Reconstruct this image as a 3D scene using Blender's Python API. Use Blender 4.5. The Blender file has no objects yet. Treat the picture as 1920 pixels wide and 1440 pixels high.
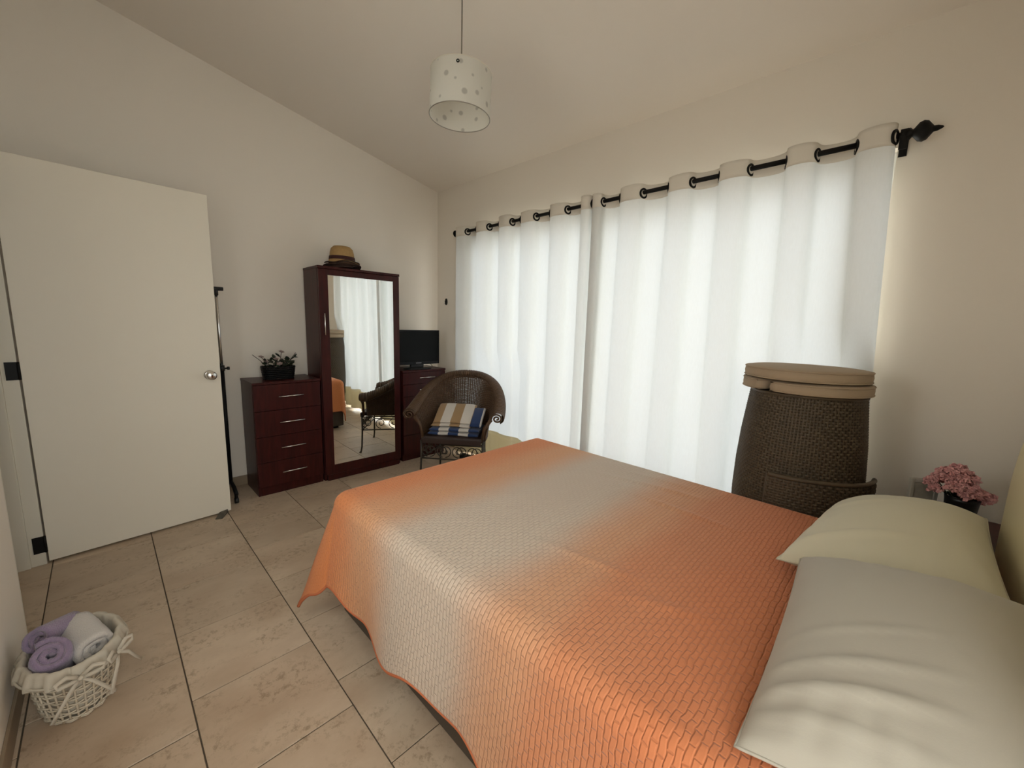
import bpy, math, random
from mathutils import Vector, Matrix, noise
random.seed(7)
PI = math.pi
SC = bpy.context.scene
COL = SC.collection

# ------------------------------------------------------------------ camera
FPX, YAW, PIT, ROL = 751.88, 0.772484, 0.147259, 0.0286677
CAMZ = 1.345
fw = Vector((-math.sin(YAW)*math.cos(PIT), math.cos(YAW)*math.cos(PIT), -math.sin(PIT)))
rt = Vector((math.cos(YAW), math.sin(YAW), 0.0))
up = rt.cross(fw)
r2 = math.cos(ROL)*rt + math.sin(ROL)*up
u2 = -math.sin(ROL)*rt + math.cos(ROL)*up
cd = bpy.data.cameras.new('camera')
cam = bpy.data.objects.new('camera', cd)
COL.objects.link(cam)
cd.sensor_fit = 'HORIZONTAL'
cd.sensor_width = 36.0
cd.lens = FPX/1920.0*36.0
cd.clip_start = 0.02
cam.matrix_world = Matrix(((r2.x, u2.x, -fw.x, 0), (r2.y, u2.y, -fw.y, 0), (r2.z, u2.z, -fw.z, CAMZ), (0, 0, 0, 1)))
SC.camera = cam

# ------------------------------------------------------------------ sky, window portal, exposure
W = bpy.data.worlds.new('sky')
SC.world = W
W.use_nodes = True
bg = W.node_tree.nodes['Background']
bg.inputs[0].default_value = (1.0, 1.0, 1.0, 1)
bg.inputs[1].default_value = 3.9
for nm, sz, loc, rot in (('window_portal', (3.06, 2.20), (-1.67, 2.74, 1.09), (-PI/2, 0, 0)), ('side_window_portal', (2.05, 0.74), (0.55, 0.10, 1.475), (0, PI/2, 0)), ('rear_window_portal', (0.76, 0.86), (-1.33, -0.44, 1.53), (PI/2, 0, 0))):
    pl = bpy.data.lights.new(nm, 'AREA')
    pl.shape = 'RECTANGLE'
    pl.size, pl.size_y = sz
    pl.cycles.is_portal = True
    po = bpy.data.objects.new(nm, pl)
    po.location = loc
    po.rotation_euler = rot
    COL.objects.link(po)
vs = SC.view_settings
vs.view_transform = 'Standard'
vs.look = 'None'
vs.gamma = 1.0
vs.use_curve_mapping = False
vs.exposure = 0.88

# ------------------------------------------------------------------ helpers
def lin(r, g, b):
    f = lambda c: (c/255.0)/12.92 if c/255.0 <= 0.04045 else ((c/255.0+0.055)/1.055)**2.4
    return (f(r), f(g), f(b), 1.0)

MATS = {}
def pmat(name, col, rough=0.6, metal=0.0, bump=None, var=None, spec=0.5, coat=0.0, sheen=0.0):
    """Principled material; bump=(scale, strength, distance, detail); var=(scale, amount) colour mottling."""
    if name in MATS: return MATS[name]
    m = bpy.data.materials.new(name); m.use_nodes = True
    nt = m.node_tree; b = nt.nodes['Principled BSDF']
    c = tuple(col[:3])+(1.0,)
    b.inputs['Base Color'].default_value = c
    b.inputs['Roughness'].default_value = rough
    b.inputs['Metallic'].default_value = metal
    b.inputs['Specular IOR Level'].default_value = spec
    b.inputs['Coat Weight'].default_value = coat
    b.inputs['Coat Roughness'].default_value = 0.2
    b.inputs['Sheen Weight'].default_value = sheen
    tc = nt.nodes.new('ShaderNodeTexCoord')
    if bump:
        n = nt.nodes.new('ShaderNodeTexNoise'); n.inputs['Scale'].default_value = bump[0]
        n.inputs['Detail'].default_value = bump[3] if len(bump) > 3 else 3
        bp = nt.nodes.new('ShaderNodeBump'); bp.inputs['Strength'].default_value = bump[1]; bp.inputs['Distance'].default_value = bump[2]
        nt.links.new(tc.outputs['Object'], n.inputs['Vector'])
        nt.links.new(n.outputs[0], bp.inputs['Height']); nt.links.new(bp.outputs[0], b.inputs['Normal'])
    if var:
        n = nt.nodes.new('ShaderNodeTexNoise'); n.inputs['Scale'].default_value = var[0]; n.inputs['Detail'].default_value = 4
        mx = nt.nodes.new('ShaderNodeMix'); mx.data_type = 'RGBA'
        k = var[1]
        mx.inputs[6].default_value = (c[0]*(1-k), c[1]*(1-k), c[2]*(1-k), 1)
        mx.inputs[7].default_value = (min(1, c[0]*(1+k)), min(1, c[1]*(1+k)), min(1, c[2]*(1+k)), 1)
        nt.links.new(tc.outputs['Object'], n.inputs['Vector'])
        nt.links.new(n.outputs[0], mx.inputs[0]); nt.links.new(mx.outputs[2], b.inputs['Base Color'])
    MATS[name] = m
    return m

def cloth_through(name, col, trans, fac, weave=None):
    """thin cloth: diffuse reflection plus diffuse transmission."""
    m = bpy.data.materials.new(name); m.use_nodes = True
    nt = m.node_tree
    for n in list(nt.nodes): nt.nodes.remove(n)
    out = nt.nodes.new('ShaderNodeOutputMaterial'); mx = nt.nodes.new('ShaderNodeMixShader')
    d = nt.nodes.new('ShaderNodeBsdfDiffuse'); t = nt.nodes.new('ShaderNodeBsdfTranslucent')
    d.inputs[0].default_value = tuple(col[:3])+(1,); t.inputs[0].default_value = tuple(trans[:3])+(1,)
    mx.inputs[0].default_value = fac
    nt.links.new(d.outputs[0], mx.inputs[1]); nt.links.new(t.outputs[0], mx.inputs[2]); nt.links.new(mx.outputs[0], out.inputs[0])
    if weave:
        tc = nt.nodes.new('ShaderNodeTexCoord'); mp = nt.nodes.new('ShaderNodeMapping')
        mp.inputs['Scale'].default_value = weave[0]
        n = nt.nodes.new('ShaderNodeTexNoise'); n.inputs['Scale'].default_value = 1.0; n.inputs['Detail'].default_value = 3
        rmp = nt.nodes.new('ShaderNodeMapRange'); rmp.inputs['From Min'].default_value = 0.3; rmp.inputs['From Max'].default_value = 0.7
        rmp.inputs['To Min'].default_value = 1-weave[1]; rmp.inputs['To Max'].default_value = 1.0
        mul = nt.nodes.new('ShaderNodeVectorMath'); mul.operation = 'MULTIPLY'
        mul.inputs[0].default_value = tuple(trans[:3])
        nt.links.new(tc.outputs['Object'], mp.inputs[0]); nt.links.new(mp.outputs[0], n.inputs['Vector'])
        nt.links.new(n.outputs[0], rmp.inputs[0]); nt.links.new(rmp.outputs[0], mul.inputs[1]); nt.links.new(mul.outputs[0], t.inputs[0])
    MATS[name] = m
    return m

class MB:
    def __init__(s): s.v = []; s.f = []; s.sm = []; s.uv = None
    def add(s, vs, fs, smooth=False):
        o = len(s.v); s.v += [tuple(p) for p in vs]; s.f += [tuple(i+o for i in f) for f in fs]; s.sm += [smooth]*len(fs); return s
    def box(s, a, b):
        x0, y0, z0 = a; x1, y1, z1 = b
        return s.add([(x0,y0,z0),(x1,y0,z0),(x1,y1,z0),(x0,y1,z0),(x0,y0,z1),(x1,y0,z1),(x1,y1,z1),(x0,y1,z1)],
                     [(0,3,2,1),(4,5,6,7),(0,1,5,4),(1,2,6,5),(2,3,7,6),(3,0,4,7)])
    def cbox(s, c, d): return s.box([c[i]-d[i]/2 for i in range(3)], [c[i]+d[i]/2 for i in range(3)])
    def prism(s, pts, axis, a, b):
        """extrude polygon pts (two coords) along axis between a and b"""
        def mk(p, h):
            return {'x': (h, p[0], p[1]), 'y': (p[0], h, p[1]), 'z': (p[0], p[1], h)}[axis]
        n = len(pts)
        vs = [mk(p, a) for p in pts]+[mk(p, b) for p in pts]
        fs = [tuple(range(n-1, -1, -1)), tuple(range(n, 2*n))]+[(i, (i+1) % n, n+(i+1) % n, n+i) for i in range(n)]
        if axis == 'y': fs = [tuple(reversed(f)) for f in fs]
        return s.add(vs, fs)
    def tube(s, path, r, seg=8, closed=False, caps=True):
        path = [Vector(p) for p in path]; n = len(path)
        rr = r if callable(r) else (lambda i: r)
        vs = []; fs = []; prev = None
        for i, p in enumerate(path):
            a = path[(i-1) % n] if (closed or i > 0) else p
            b = path[(i+1) % n] if (closed or i < n-1) else p
            t = (b-a)
            t = t.normalized() if t.length > 1e-9 else Vector((0, 0, 1))
            if prev is None:
                ref = Vector((0, 0, 1)) if abs(t.z) < 0.9 else Vector((1, 0, 0))
                nx = t.cross(ref).normalized()
            else:
                nx = prev-t*prev.dot(t)
                nx = nx.normalized() if nx.length > 1e-6 else t.orthogonal().normalized()
            prev = nx; ny = t.cross(nx)
            for k in range(seg):
                an = 2*PI*k/seg
                vs.append(p+(nx*math.cos(an)+ny*math.sin(an))*rr(i))
        m = n if closed else n-1
        for i in range(m):
            j = (i+1) % n
            for k in range(seg):
                l = (k+1) % seg
                fs.append((i*seg+k, i*seg+l, j*seg+l, j*seg+k))
        if caps and not closed:
            fs.append(tuple(range(seg-1, -1, -1))); fs.append(tuple((n-1)*seg+k for k in range(seg)))
        return s.add(vs, fs, True)
    def lathe(s, prof, c=(0,0,0), seg=32, sx=1.0, sy=1.0, cap=True, smooth=True):
        vs = []; fs = []; n = len(prof)
        for (r, z) in prof:
            for k in range(seg):
                a = 2*PI*k/seg
                vs.append((c[0]+r*sx*math.cos(a), c[1]+r*sy*math.sin(a), c[2]+z))
        for i in range(n-1):
            for k in range(seg):
                l = (k+1) % seg
                fs.append((i*seg+k, i*seg+l, (i+1)*seg+l, (i+1)*seg+k))
        if cap:
            fs.append(tuple(range(seg-1, -1, -1))); fs.append(tuple((n-1)*seg+k for k in range(seg)))
        return s.add(vs, fs, smooth)
    def grid(s, fn, nu, nv, smooth=True, uvfn=None, wrap=False):
        o = len(s.v)
        vs = [fn(i/(nu-1), j/(nv-1)) for j in range(nv) for i in range(nu)]
        fs = [(j*nu+i, j*nu+i+1, (j+1)*nu+i+1, (j+1)*nu+i) for j in range(nv-1) for i in range(nu-1)]
        if uvfn:
            if s.uv is None: s.uv = {}
            for j in range(nv):
                for i in range(nu): s.uv[o+j*nu+i] = uvfn(i/(nu-1), j/(nv-1))
        return s.add(vs, fs, smooth)
    def build(s, name, mat, parent=None, bevel=0.0, solid=0.0, subd=0):
        me = bpy.data.meshes.new(name); me.from_pydata(s.v, [], s.f); me.update()
        me.polygons.foreach_set('use_smooth', s.sm)
        if s.uv:
            ul = me.uv_layers.new(name='UVMap')
            for lp in me.loops: ul.data[lp.index].uv = s.uv.get(lp.vertex_index, (0, 0))
        o = bpy.data.objects.new(name, me); COL.objects.link(o)
        me.materials.append(mat)
        if parent is not None: o.parent = parent
        if solid:
            md = o.modifiers.new('solid', 'SOLIDIFY'); md.thickness = solid; md.offset = 0
        if subd:
            md = o.modifiers.new('sub', 'SUBSURF'); md.levels = subd; md.render_levels = subd
        if bevel:
            md = o.modifiers.new('bevel', 'BEVEL'); md.width = bevel; md.segments = 2; md.limit_method = 'ANGLE'
        return o

def B(name, a, b, mat, parent=None, bevel=0.003): return MB().box(a, b).build(name, mat, parent, bevel=bevel)
def empty(name, loc=(0,0,0), rz=0.0):
    o = bpy.data.objects.new(name, None); COL.objects.link(o); o.location = loc; o.rotation_euler = (0, 0, rz); o.empty_display_size = 0.1
    return o
def tag(o, label, cat, group=None):
    o['label'] = label; o['category'] = cat
    if group: o['group'] = group
    return o
def struct(o): o['kind'] = 'structure'; return o
def sstep(a, b, x):
    t = max(0.0, min(1.0, (x-a)/(b-a))); return t*t*(3-2*t)
def nz(x, y, z=0.0): return noise.noise(Vector((x, y, z)))

# ------------------------------------------------------------------ materials
M_wall = pmat('wall_paint', (0.87, 0.80, 0.705), 0.85, bump=(55, 0.12, 0.002, 4), spec=0.3)
M_ceil = pmat('ceiling_paint', (0.87, 0.795, 0.705), 0.9, bump=(40, 0.1, 0.002, 3), spec=0.25)
M_door = pmat('door_paint', (0.83, 0.765, 0.645), 0.5, bump=(14, 0.05, 0.002, 2), spec=0.4)
M_frame = pmat('frame_paint', (0.74, 0.69, 0.58), 0.55)
M_white = pmat('white_aluminium', (0.8, 0.8, 0.78), 0.4)
M_black = pmat('black_iron', (0.006, 0.0055, 0.005), 0.5, spec=0.2)
M_plastic = pmat('black_plastic', (0.01, 0.01, 0.01), 0.35)
M_chrome = pmat('brushed_chrome', (0.72, 0.71, 0.69), 0.22, metal=1.0)
M_rub = pmat('grey_rubber', (0.10, 0.085, 0.065), 0.8)

def wood():
    m = pmat('mahogany', (0.06, 0.012, 0.009), 0.40, coat=0.06, spec=0.25)
    nt = m.node_tree; b = nt.nodes['Principled BSDF']
    tc = nt.nodes.new('ShaderNodeTexCoord'); mp = nt.nodes.new('ShaderNodeMapping'); mp.inputs['Scale'].default_value = (14, 14, 1.6)
    n = nt.nodes.new('ShaderNodeTexNoise'); n.inputs['Scale'].default_value = 3.0; n.inputs['Detail'].default_value = 6; n.inputs['Distortion'].default_value = 0.6
    r = nt.nodes.new('ShaderNodeValToRGB')
    r.color_ramp.elements[0].position = 0.3; r.color_ramp.elements[0].color = (0.027, 0.0030, 0.0026, 1)
    r.color_ramp.elements[1].position = 0.72; r.color_ramp.elements[1].color = (0.060, 0.0085, 0.0065, 1)
    nt.links.new(tc.outputs['Object'], mp.inputs[0]); nt.links.new(mp.outputs[0], n.inputs['Vector'])
    nt.links.new(n.outputs[0], r.inputs[0]); nt.links.new(r.outputs[0], b.inputs['Base Color'])
    return m
M_wood = wood()

def tile_mat():
    m = bpy.data.materials.new('ceramic_tile'); m.use_nodes = True
    nt = m.node_tree; b = nt.nodes['Principled BSDF']; b.inputs['Specular IOR Level'].default_value = 0.45
    geo = nt.nodes.new('ShaderNodeNewGeometry'); oi = nt.nodes.new('ShaderNodeObjectInfo')
    add = nt.nodes.new('ShaderNodeVectorMath'); add.operation = 'ADD'
    sc = nt.nodes.new('ShaderNodeVectorMath'); sc.operation = 'SCALE'; sc.inputs[0].default_value = (13, 7, 5)
    nt.links.new(oi.outputs['Random'], sc.inputs['Scale'])
    nt.links.new(geo.outputs['Position'], add.inputs[0]); nt.links.new(sc.outputs[0], add.inputs[1])
    mp = nt.nodes.new('ShaderNodeMapping'); mp.inputs['Scale'].default_value = (1.0, 0.55, 1); nt.links.new(add.outputs[0], mp.inputs[0])
    n1 = nt.nodes.new('ShaderNodeTexNoise'); n1.inputs['Scale'].default_value = 5; n1.inputs['Detail'].default_value = 5; n1.inputs['Roughness'].default_value = 0.6
    n2 = nt.nodes.new('ShaderNodeTexNoise'); n2.inputs['Scale'].default_value = 42; n2.inputs['Detail'].default_value = 6; n2.inputs['Roughness'].default_value = 0.7
    n3 = nt.nodes.new('ShaderNodeTexNoise'); n3.inputs['Scale'].default_value = 9; n3.inputs['Detail'].default_value = 2
    for n in (n1, n3): nt.links.new(mp.outputs[0], n.inputs['Vector'])
    nt.links.new(add.outputs[0], n2.inputs['Vector'])
    r1 = nt.nodes.new('ShaderNodeValToRGB')
    r1.color_ramp.elements[0].position = 0.3; r1.color_ramp.elements[0].color = (0.485, 0.355, 0.245, 1)
    r1.color_ramp.elements[1].position = 0.72; r1.color_ramp.elements[1].color = (0.65, 0.515, 0.375, 1)
    nt.links.new(n1.outputs[0], r1.inputs[0])
    # small darker flecks, clustered
    r2_ = nt.nodes.new('ShaderNodeValToRGB')
    r2_.color_ramp.elements[0].position = 0.36; r2_.color_ramp.elements[0].color = (0, 0, 0, 1)
    r2_.color_ramp.elements[1].position = 0.50; r2_.color_ramp.elements[1].color = (1, 1, 1, 1)
    nt.links.new(n2.outputs[0], r2_.inputs[0])
    r3 = nt.nodes.new('ShaderNodeMapRange'); r3.inputs['From Min'].default_value = 0.42; r3.inputs['From Max'].default_value = 0.62
    r3.inputs['To Min'].default_value = 0.0; r3.inputs['To Max'].default_value = 0.72; nt.links.new(n3.outputs[0], r3.inputs[0])
    inv = nt.nodes.new('ShaderNodeMath'); inv.operation = 'SUBTRACT'; inv.inputs[0].default_value = 1.0; nt.links.new(r2_.outputs[0], inv.inputs[1])
    ml = nt.nodes.new('ShaderNodeMath'); ml.operation = 'MULTIPLY'; nt.links.new(inv.outputs[0], ml.inputs[0]); nt.links.new(r3.outputs[0], ml.inputs[1])
    mx = nt.nodes.new('ShaderNodeMix'); mx.data_type = 'RGBA'; mx.inputs[7].default_value = (0.30, 0.21, 0.13, 1)
    nt.links.new(ml.outputs[0], mx.inputs[0]); nt.links.new(r1.outputs[0], mx.inputs[6])
    hv = nt.nodes.new('ShaderNodeHueSaturation'); mr = nt.nodes.new('ShaderNodeMapRange')
    mr.inputs['To Min'].default_value = 0.93; mr.inputs['To Max'].default_value = 1.06
    nt.links.new(oi.outputs['Random'], mr.inputs[0]); nt.links.new(mr.outputs[0], hv.inputs['Value']); nt.links.new(mx.outputs[2], hv.inputs['Color'])
    nt.links.new(hv.outputs[0], b.inputs['Base Color'])
    rr = nt.nodes.new('ShaderNodeMapRange'); rr.inputs['To Min'].default_value = 0.28; rr.inputs['To Max'].default_value = 0.5
    nt.links.new(n1.outputs[0], rr.inputs[0]); nt.links.new(rr.outputs[0], b.inputs['Roughness'])
    bp = nt.nodes.new('ShaderNodeBump'); bp.inputs['Strength'].default_value = 0.15; bp.inputs['Distance'].default_value = 0.001
    nt.links.new(n2.outputs[0], bp.inputs['Height']); nt.links.new(bp.outputs[0], b.inputs['Normal'])
    return m
M_tile = tile_mat()
M_grout = pmat('grout', (0.10, 0.075, 0.05), 0.9)
M_skirt = pmat('skirting_tile', (0.30, 0.225, 0.15), 0.4, var=(9, 0.2))

# ------------------------------------------------------------------ room shell (X from wardrobe wall to headboard wall, Y from door wall to window wall)
XA, XH, YC, YB = -3.70, 0.42, -0.305, 2.60
T = 0.15
zc = lambda y: 2.69+(YB-y)*0.2018          # sloping ceiling
DX0, DX1, DH = -3.172, -2.345, 2.105       # door opening
WX0, WX1, WZ1 = -3.19, -0.138, 2.185         # window opening
YH = -1.35                                  # far side of the hall behind the door

# left wall
struct(MB().prism([(YC-T, -0.12), (YB+T, -0.12), (YB+T, zc(YB+T)), (YC-T, zc(YC-T))], 'x', XA-T, XA).build('wall_left', M_wall))
VY0, VY1, VZ0, VZ1 = -0.27, 0.47, 0.45, 2.50   # side window next to the camera, out of the picture
mb = MB()
mb.prism([(VY1, -0.12), (YB+T, -0.12), (YB+T, zc(YB+T)), (VY1, zc(VY1))], 'x', XH, XH+T)
mb.prism([(YC-T, -0.12), (VY0, -0.12), (VY0, zc(VY0)), (YC-T, zc(YC-T))], 'x', XH, XH+T)
mb.prism([(VY0, VZ1), (VY1, VZ1), (VY1, zc(VY1)), (VY0, zc(VY0))], 'x', XH, XH+T)
mb.box((XH, VY0, -0.12), (XH+T, VY1, VZ0))
struct(mb.build('wall_right', M_wall))
# window wall with its opening
mb = MB()
mb.box((XA, YB, -0.12), (WX0, YB+T, zc(YB)+0.02)); mb.box((WX1, YB, -0.12), (XH, YB+T, zc(YB)+0.02)); mb.box((WX0, YB, WZ1), (WX1, YB+T, zc(YB)+0.02))
struct(mb.build('wall_back', M_wall))
# door wall with its opening
mb = MB()
mb.box((XA, YC-T, -0.12), (DX0, YC, zc(YC)+0.02)); UX0, UX1, UZ0, UZ1 = -1.71, -0.95, 1.10, 1.96   # small window behind the camera
mb.box((DX1, YC-T, -0.12), (UX0, YC, zc(YC)+0.02)); mb.box((UX1, YC-T, -0.12), (XH, YC, zc(YC)+0.02)); mb.box((UX0, YC-T, -0.12), (UX1, YC, UZ0)); mb.box((UX0, YC-T, UZ1), (UX1, YC, zc(YC)+0.02)); mb.box((DX0, YC-T, DH), (DX1, YC, zc(YC)+0.02))
struct(mb.build('wall_front', M_wall))
# ceiling
struct(MB().prism([(YC-T, zc(YC-T)), (YB+0.45, zc(YB+0.45)), (YB+0.45, zc(YB+0.45)+0.14), (YC-T, zc(YC-T)+0.14)], 'x', XA-T, XH+T).build('ceiling', M_ceil))
# hall behind the door
mb = MB()
mb.box((XA-T, YH-0.1, -0.12), (-2.0, YH, 2.6)); mb.box((XA-T, YH, -0.12), (XA-T+0.1, YC-T, 2.6)); mb.box((-2.1, YH, -0.12), (-2.0, YC-T, 2.6)); mb.box((XA-T, YH-0.1, 2.5), (-2.0, YC-T, 2.6))
struct(mb.build('wall_hall', M_wall))
# terrace outside
struct(B('terrace_ground', (-12, -14, -0.25), (9, 14, -0.13), pmat('terrace_paving', (0.55, 0.52, 0.47), 0.8, var=(2, 0.1)), bevel=0))

# floor: grout bed and single tiles laid in rows shifted by a third
_fb = MB(); _fb.box((XA-0.05, YC-T, -0.12), (XH+0.05, YB+T, -0.0035)); _fb.box((XA-0.05, YH, -0.12), (-2.0, YC-T, -0.0035))
floor = struct(_fb.build('floor', M_grout))
TS, J = 0.4005, 0.0022
tile_mesh = None
for k in range(-3, 8):
    y0 = -0.2855+TS*k; y1 = y0+TS
    ph = 0.094-0.1335*k
    n0 = int(math.floor((XA-ph)/TS))
    for i in range(n0, n0+13):
        x0 = ph+TS*i; x1 = x0+TS
        a0, a1 = max(x0, XA)+J, min(x1, XH)-J; b0, b1 = max(y0, YH if x0 < -2.0 else YC-T)+J, min(y1, YB+T)-J
        if y1 < YC-T+0.02 and (x1 < XA or x0 > -2.0): continue
        if a1-a0 < 0.02 or b1-b0 < 0.02: continue
        full = (a1-a0 > TS-2.01*J-1e-4) and (b1-b0 > TS-2.01*J-1e-4)
        dz = random.uniform(-0.0003, 0.0003)
        if full and tile_mesh is not None:
            o = bpy.data.objects.new('tile', tile_mesh); COL.objects.link(o); o.parent = floor
            md = o.modifiers.new('bevel', 'BEVEL'); md.width = 0.0012; md.segments = 1
        else:
            hw, hh = (a1-a0)/2, (b1-b0)/2
            o = B('tile', (-hw, -hh, -0.008), (hw, hh, 0), M_tile, floor, bevel=0.0012); o.modifiers['bevel'].segments = 1
            if full: tile_mesh = o.data
        o.location = ((a0+a1)/2, (b0+b1)/2, dz)

# skirting tiles
SH = 0.078
def skirt(name, segs):
    mb = MB()
    for a, b in segs: mb.box(a, b)
    return struct(mb.build(name, M_skirt, bevel=0.002))
skirt('baseboard_left', [((XA, YC, 0), (XA+0.009, YB, SH))])
skirt('baseboard_front', [((DX1, YC, 0), (XH, YC+0.009, SH)), ((XA+0.01, YC, 0), (DX0-0.06, YC+0.009, SH))])
skirt('baseboard_back', [((XA+0.01, YB-0.009, 0), (WX0, YB, SH)), ((WX1, YB-0.009, 0), (XH, YB, SH))])
skirt('baseboard_right', [((XH-0.009, YC+0.01, 0), (XH, YB-0.01, SH))])

# ------------------------------------------------------------------ window with sliding panes
win = struct(empty('window_1', ((WX0+WX1)/2, YB+0.09, 0)))
ww = (WX1-WX0)/2
mb = MB(); fr = 0.045
mb.box((-ww, -0.03, 0), (-ww+fr, 0.03, WZ1)); mb.box((ww-fr, -0.03, 0), (ww, 0.03, WZ1)); mb.box((-ww+fr, -0.03, WZ1-fr), (ww-fr, 0.03, WZ1)); mb.box((-ww+fr, -0.03, -0.002), (ww-fr, 0.03, 0.03))
mb.build('window_frame', M_white, win, bevel=0.002)
gm = bpy.data.materials.new('window_glass'); gm.use_nodes = True; nt = gm.node_tree
for n in list(nt.nodes): nt.nodes.remove(n)
o_ = nt.nodes.new('ShaderNodeOutputMaterial'); mxs = nt.nodes.new('ShaderNodeMixShader'); tr = nt.nodes.new('ShaderNodeBsdfTransparent'); gl = nt.nodes.new('ShaderNodeBsdfGlossy')
gl.inputs['Roughness'].default_value = 0.02; mxs.inputs[0].default_value = 0.06; tr.inputs[0].default_value = (0.95, 0.97, 0.96, 1)
nt.links.new(tr.outputs[0], mxs.inputs[1]); nt.links.new(gl.outputs[0], mxs.inputs[2]); nt.links.new(mxs.outputs[0], o_.inputs[0])
for i in range(2):
    xa = -ww+fr+(0 if i == 0 else ww-fr-0.03); xb = xa+ww-fr+0.03; yy = -0.012 if i == 0 else 0.012
    s_ = MB(); e = 0.04
    s_.box((xa, yy-0.01, 0.03), (xa+e, yy+0.01, WZ1-fr)); s_.box((xb-e, yy-0.01, 0.03), (xb, yy+0.01, WZ1-fr)); s_.box((xa+e, yy-0.01, 0.03), (xb-e, yy+0.01, 0.08)); s_.box((xa+e, yy-0.01, WZ1-fr-0.04), (xb-e, yy+0.01, WZ1-fr))
    sash = s_.build('sash', M_white, win)
    B('pane', (xa+e, yy-0.003, 0.08), (xb-e, yy+0.003, WZ1-fr-0.04), gm, sash, bevel=0)

win2 = struct(empty('window_2', (XH+0.09, (VY0+VY1)/2, VZ0)))
vw, vh = (VY1-VY0)/2, VZ1-VZ0
mb = MB(); mb.box((-0.03, -vw, 0), (0.03, -vw+fr, vh)); mb.box((-0.03, vw-fr, 0), (0.03, vw, vh)); mb.box((-0.03, -vw+fr, vh-fr), (0.03, vw-fr, vh)); mb.box((-0.03, -vw+fr, 0), (0.03, vw-fr, fr))
mb.build('window_frame', M_white, win2, bevel=0.002)
B('pane', (-0.003, -vw+fr, fr), (0.003, vw-fr, vh-fr), gm, win2, bevel=0)

win3 = struct(empty('window_3', ((UX0+UX1)/2, YC-0.09, UZ0)))
vw, vh = (UX1-UX0)/2, UZ1-UZ0
mb = MB(); mb.box((-vw, -0.03, 0), (-vw+fr, 0.03, vh)); mb.box((vw-fr, -0.03, 0), (vw, 0.03, vh)); mb.box((-vw+fr, -0.03, vh-fr), (vw-fr, 0.03, vh)); mb.box((-vw+fr, -0.03, 0), (vw-fr, 0.03, fr))
mb.build('window_frame', M_white, win3, bevel=0.002)
B('pane', (-vw+fr, -0.003, fr), (vw-fr, 0.003, vh-fr), gm, win3, bevel=0)

# ------------------------------------------------------------------ door, frame
trim = struct(empty('trim_1', (DX0, YC, 0)))
B('jamb', (0.0, -0.055, 0), (0.018, 0.0, DH), M_frame, trim, 0.002)
B('jamb', (0.0, -T, 0), (0.030, -0.055, DH), M_frame, trim, 0.002)
B('jamb', (DX1-DX0-0.018, -T, 0), (DX1-DX0, -0.0, DH), M_frame, trim, 0.002)
B('head_jamb', (0.03, -T, DH-0.018), (DX1-DX0-0.018, 0.0, DH), M_frame, trim, 0.002)

door = struct(empty('door_1', (DX0+0.016, YC+0.004, 0), math.radians(4.2)))
# local: leaf runs along +y from the hinge, room face at x = 0
B('leaf', (-0.036, 0.004, 0.012), (0.0, 0.838, 2.085), M_door, door, 0.002)
kn = MB().lathe([(0.030, 0), (0.031, 0.006), (0.024, 0.010), (0.012, 0.013), (0.011, 0.030), (0.024, 0.036), (0.029, 0.046), (0.028, 0.058), (0.020, 0.064), (0.0001, 0.065)], seg=28)
for sgn in (1, -1):
    k_ = kn.build('knob', M_chrome, door) if sgn == 1 else bpy.data.objects.new('knob', k_.data)
    if sgn == -1: COL.objects.link(k_); k_.parent = door
    k_.location = (0.0 if sgn == 1 else -0.036, 0.777, 0.965); k_.rotation_euler = (0, PI/2*sgn, 0)
    if sgn == 1:
        B('keyhole', (-0.006, -0.0025, 0.0645), (0.006, 0.0025, 0.0665), M_black, k_, 0)
B('latch_plate', (-0.030, 0.838, 0.93), (-0.006, 0.8395, 1.0), M_chrome, door, 0)
for hz in (0.115, 1.045, 1.90):
    mb = MB(); mb.box((-0.0005, -0.045, hz-0.045), (0.004, -0.004, hz+0.045)); mb.tube([(0.005, -0.001, hz-0.045), (0.005, -0.001, hz+0.045)], 0.006, 10)
    h_ = mb.build('hinge', M_black, door)
tag(B('door_stop', (-0.02, -0.045, 0), (0.02, 0.045, 0.001), M_rub, None, 0), 'grey-brown rubber wedge on the floor under the free end of the white door', 'door stop')
ds = bpy.data.objects['door_stop']
ds.data.clear_geometry()
ds.data.from_pydata([(-.02,-.05,0),(.02,-.05,0),(.02,.05,0),(-.02,.05,0),(-.02,-.05,.004),(.02,-.05,.004),(.02,.05,.026),(-.02,.05,.026)], [], [(0,3,2,1),(4,5,6,7),(0,1,5,4),(1,2,6,5),(2,3,7,6),(3,0,4,7)])
ds.location = (-3.185, 0.475, 0); ds.rotation_euler = (0, 0, math.radians(60))

# ------------------------------------------------------------------ curtain rod
RY, RZ = 2.52, 2.207
rod = tag(empty('curtain_rod', (-1.65, RY, RZ)), 'black iron curtain rod with turned finial above the window', 'curtain rod')
MB().tube([(-1.63, 0, 0), (1.56, 0, 0)], 0.0125, 14).build('pole', M_black, rod)
fin = [(0.0128, 0), (0.020, 0.004), (0.020, 0.012), (0.014, 0.016), (0.022, 0.022), (0.024, 0.032), (0.015, 0.040), (0.018, 0.044), (0.036, 0.058), (0.041, 0.072), (0.036, 0.086), (0.020, 0.098), (0.012, 0.104), (0.011, 0.116), (0.005, 0.130), (0.0005, 0.134)]
f1 = MB().lathe(fin, seg=20).build('finial', M_black, rod); f1.location = (1.515, 0, 0); f1.rotation_euler = (0, PI/2, 0)
f2 = bpy.data.objects.new('finial', f1.data); COL.objects.link(f2); f2.parent = rod; f2.location = (-1.615, 0, 0); f2.rotation_euler = (0, -PI/2, 0); f2.scale = (0.75, 0.75, 0.3)
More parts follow.
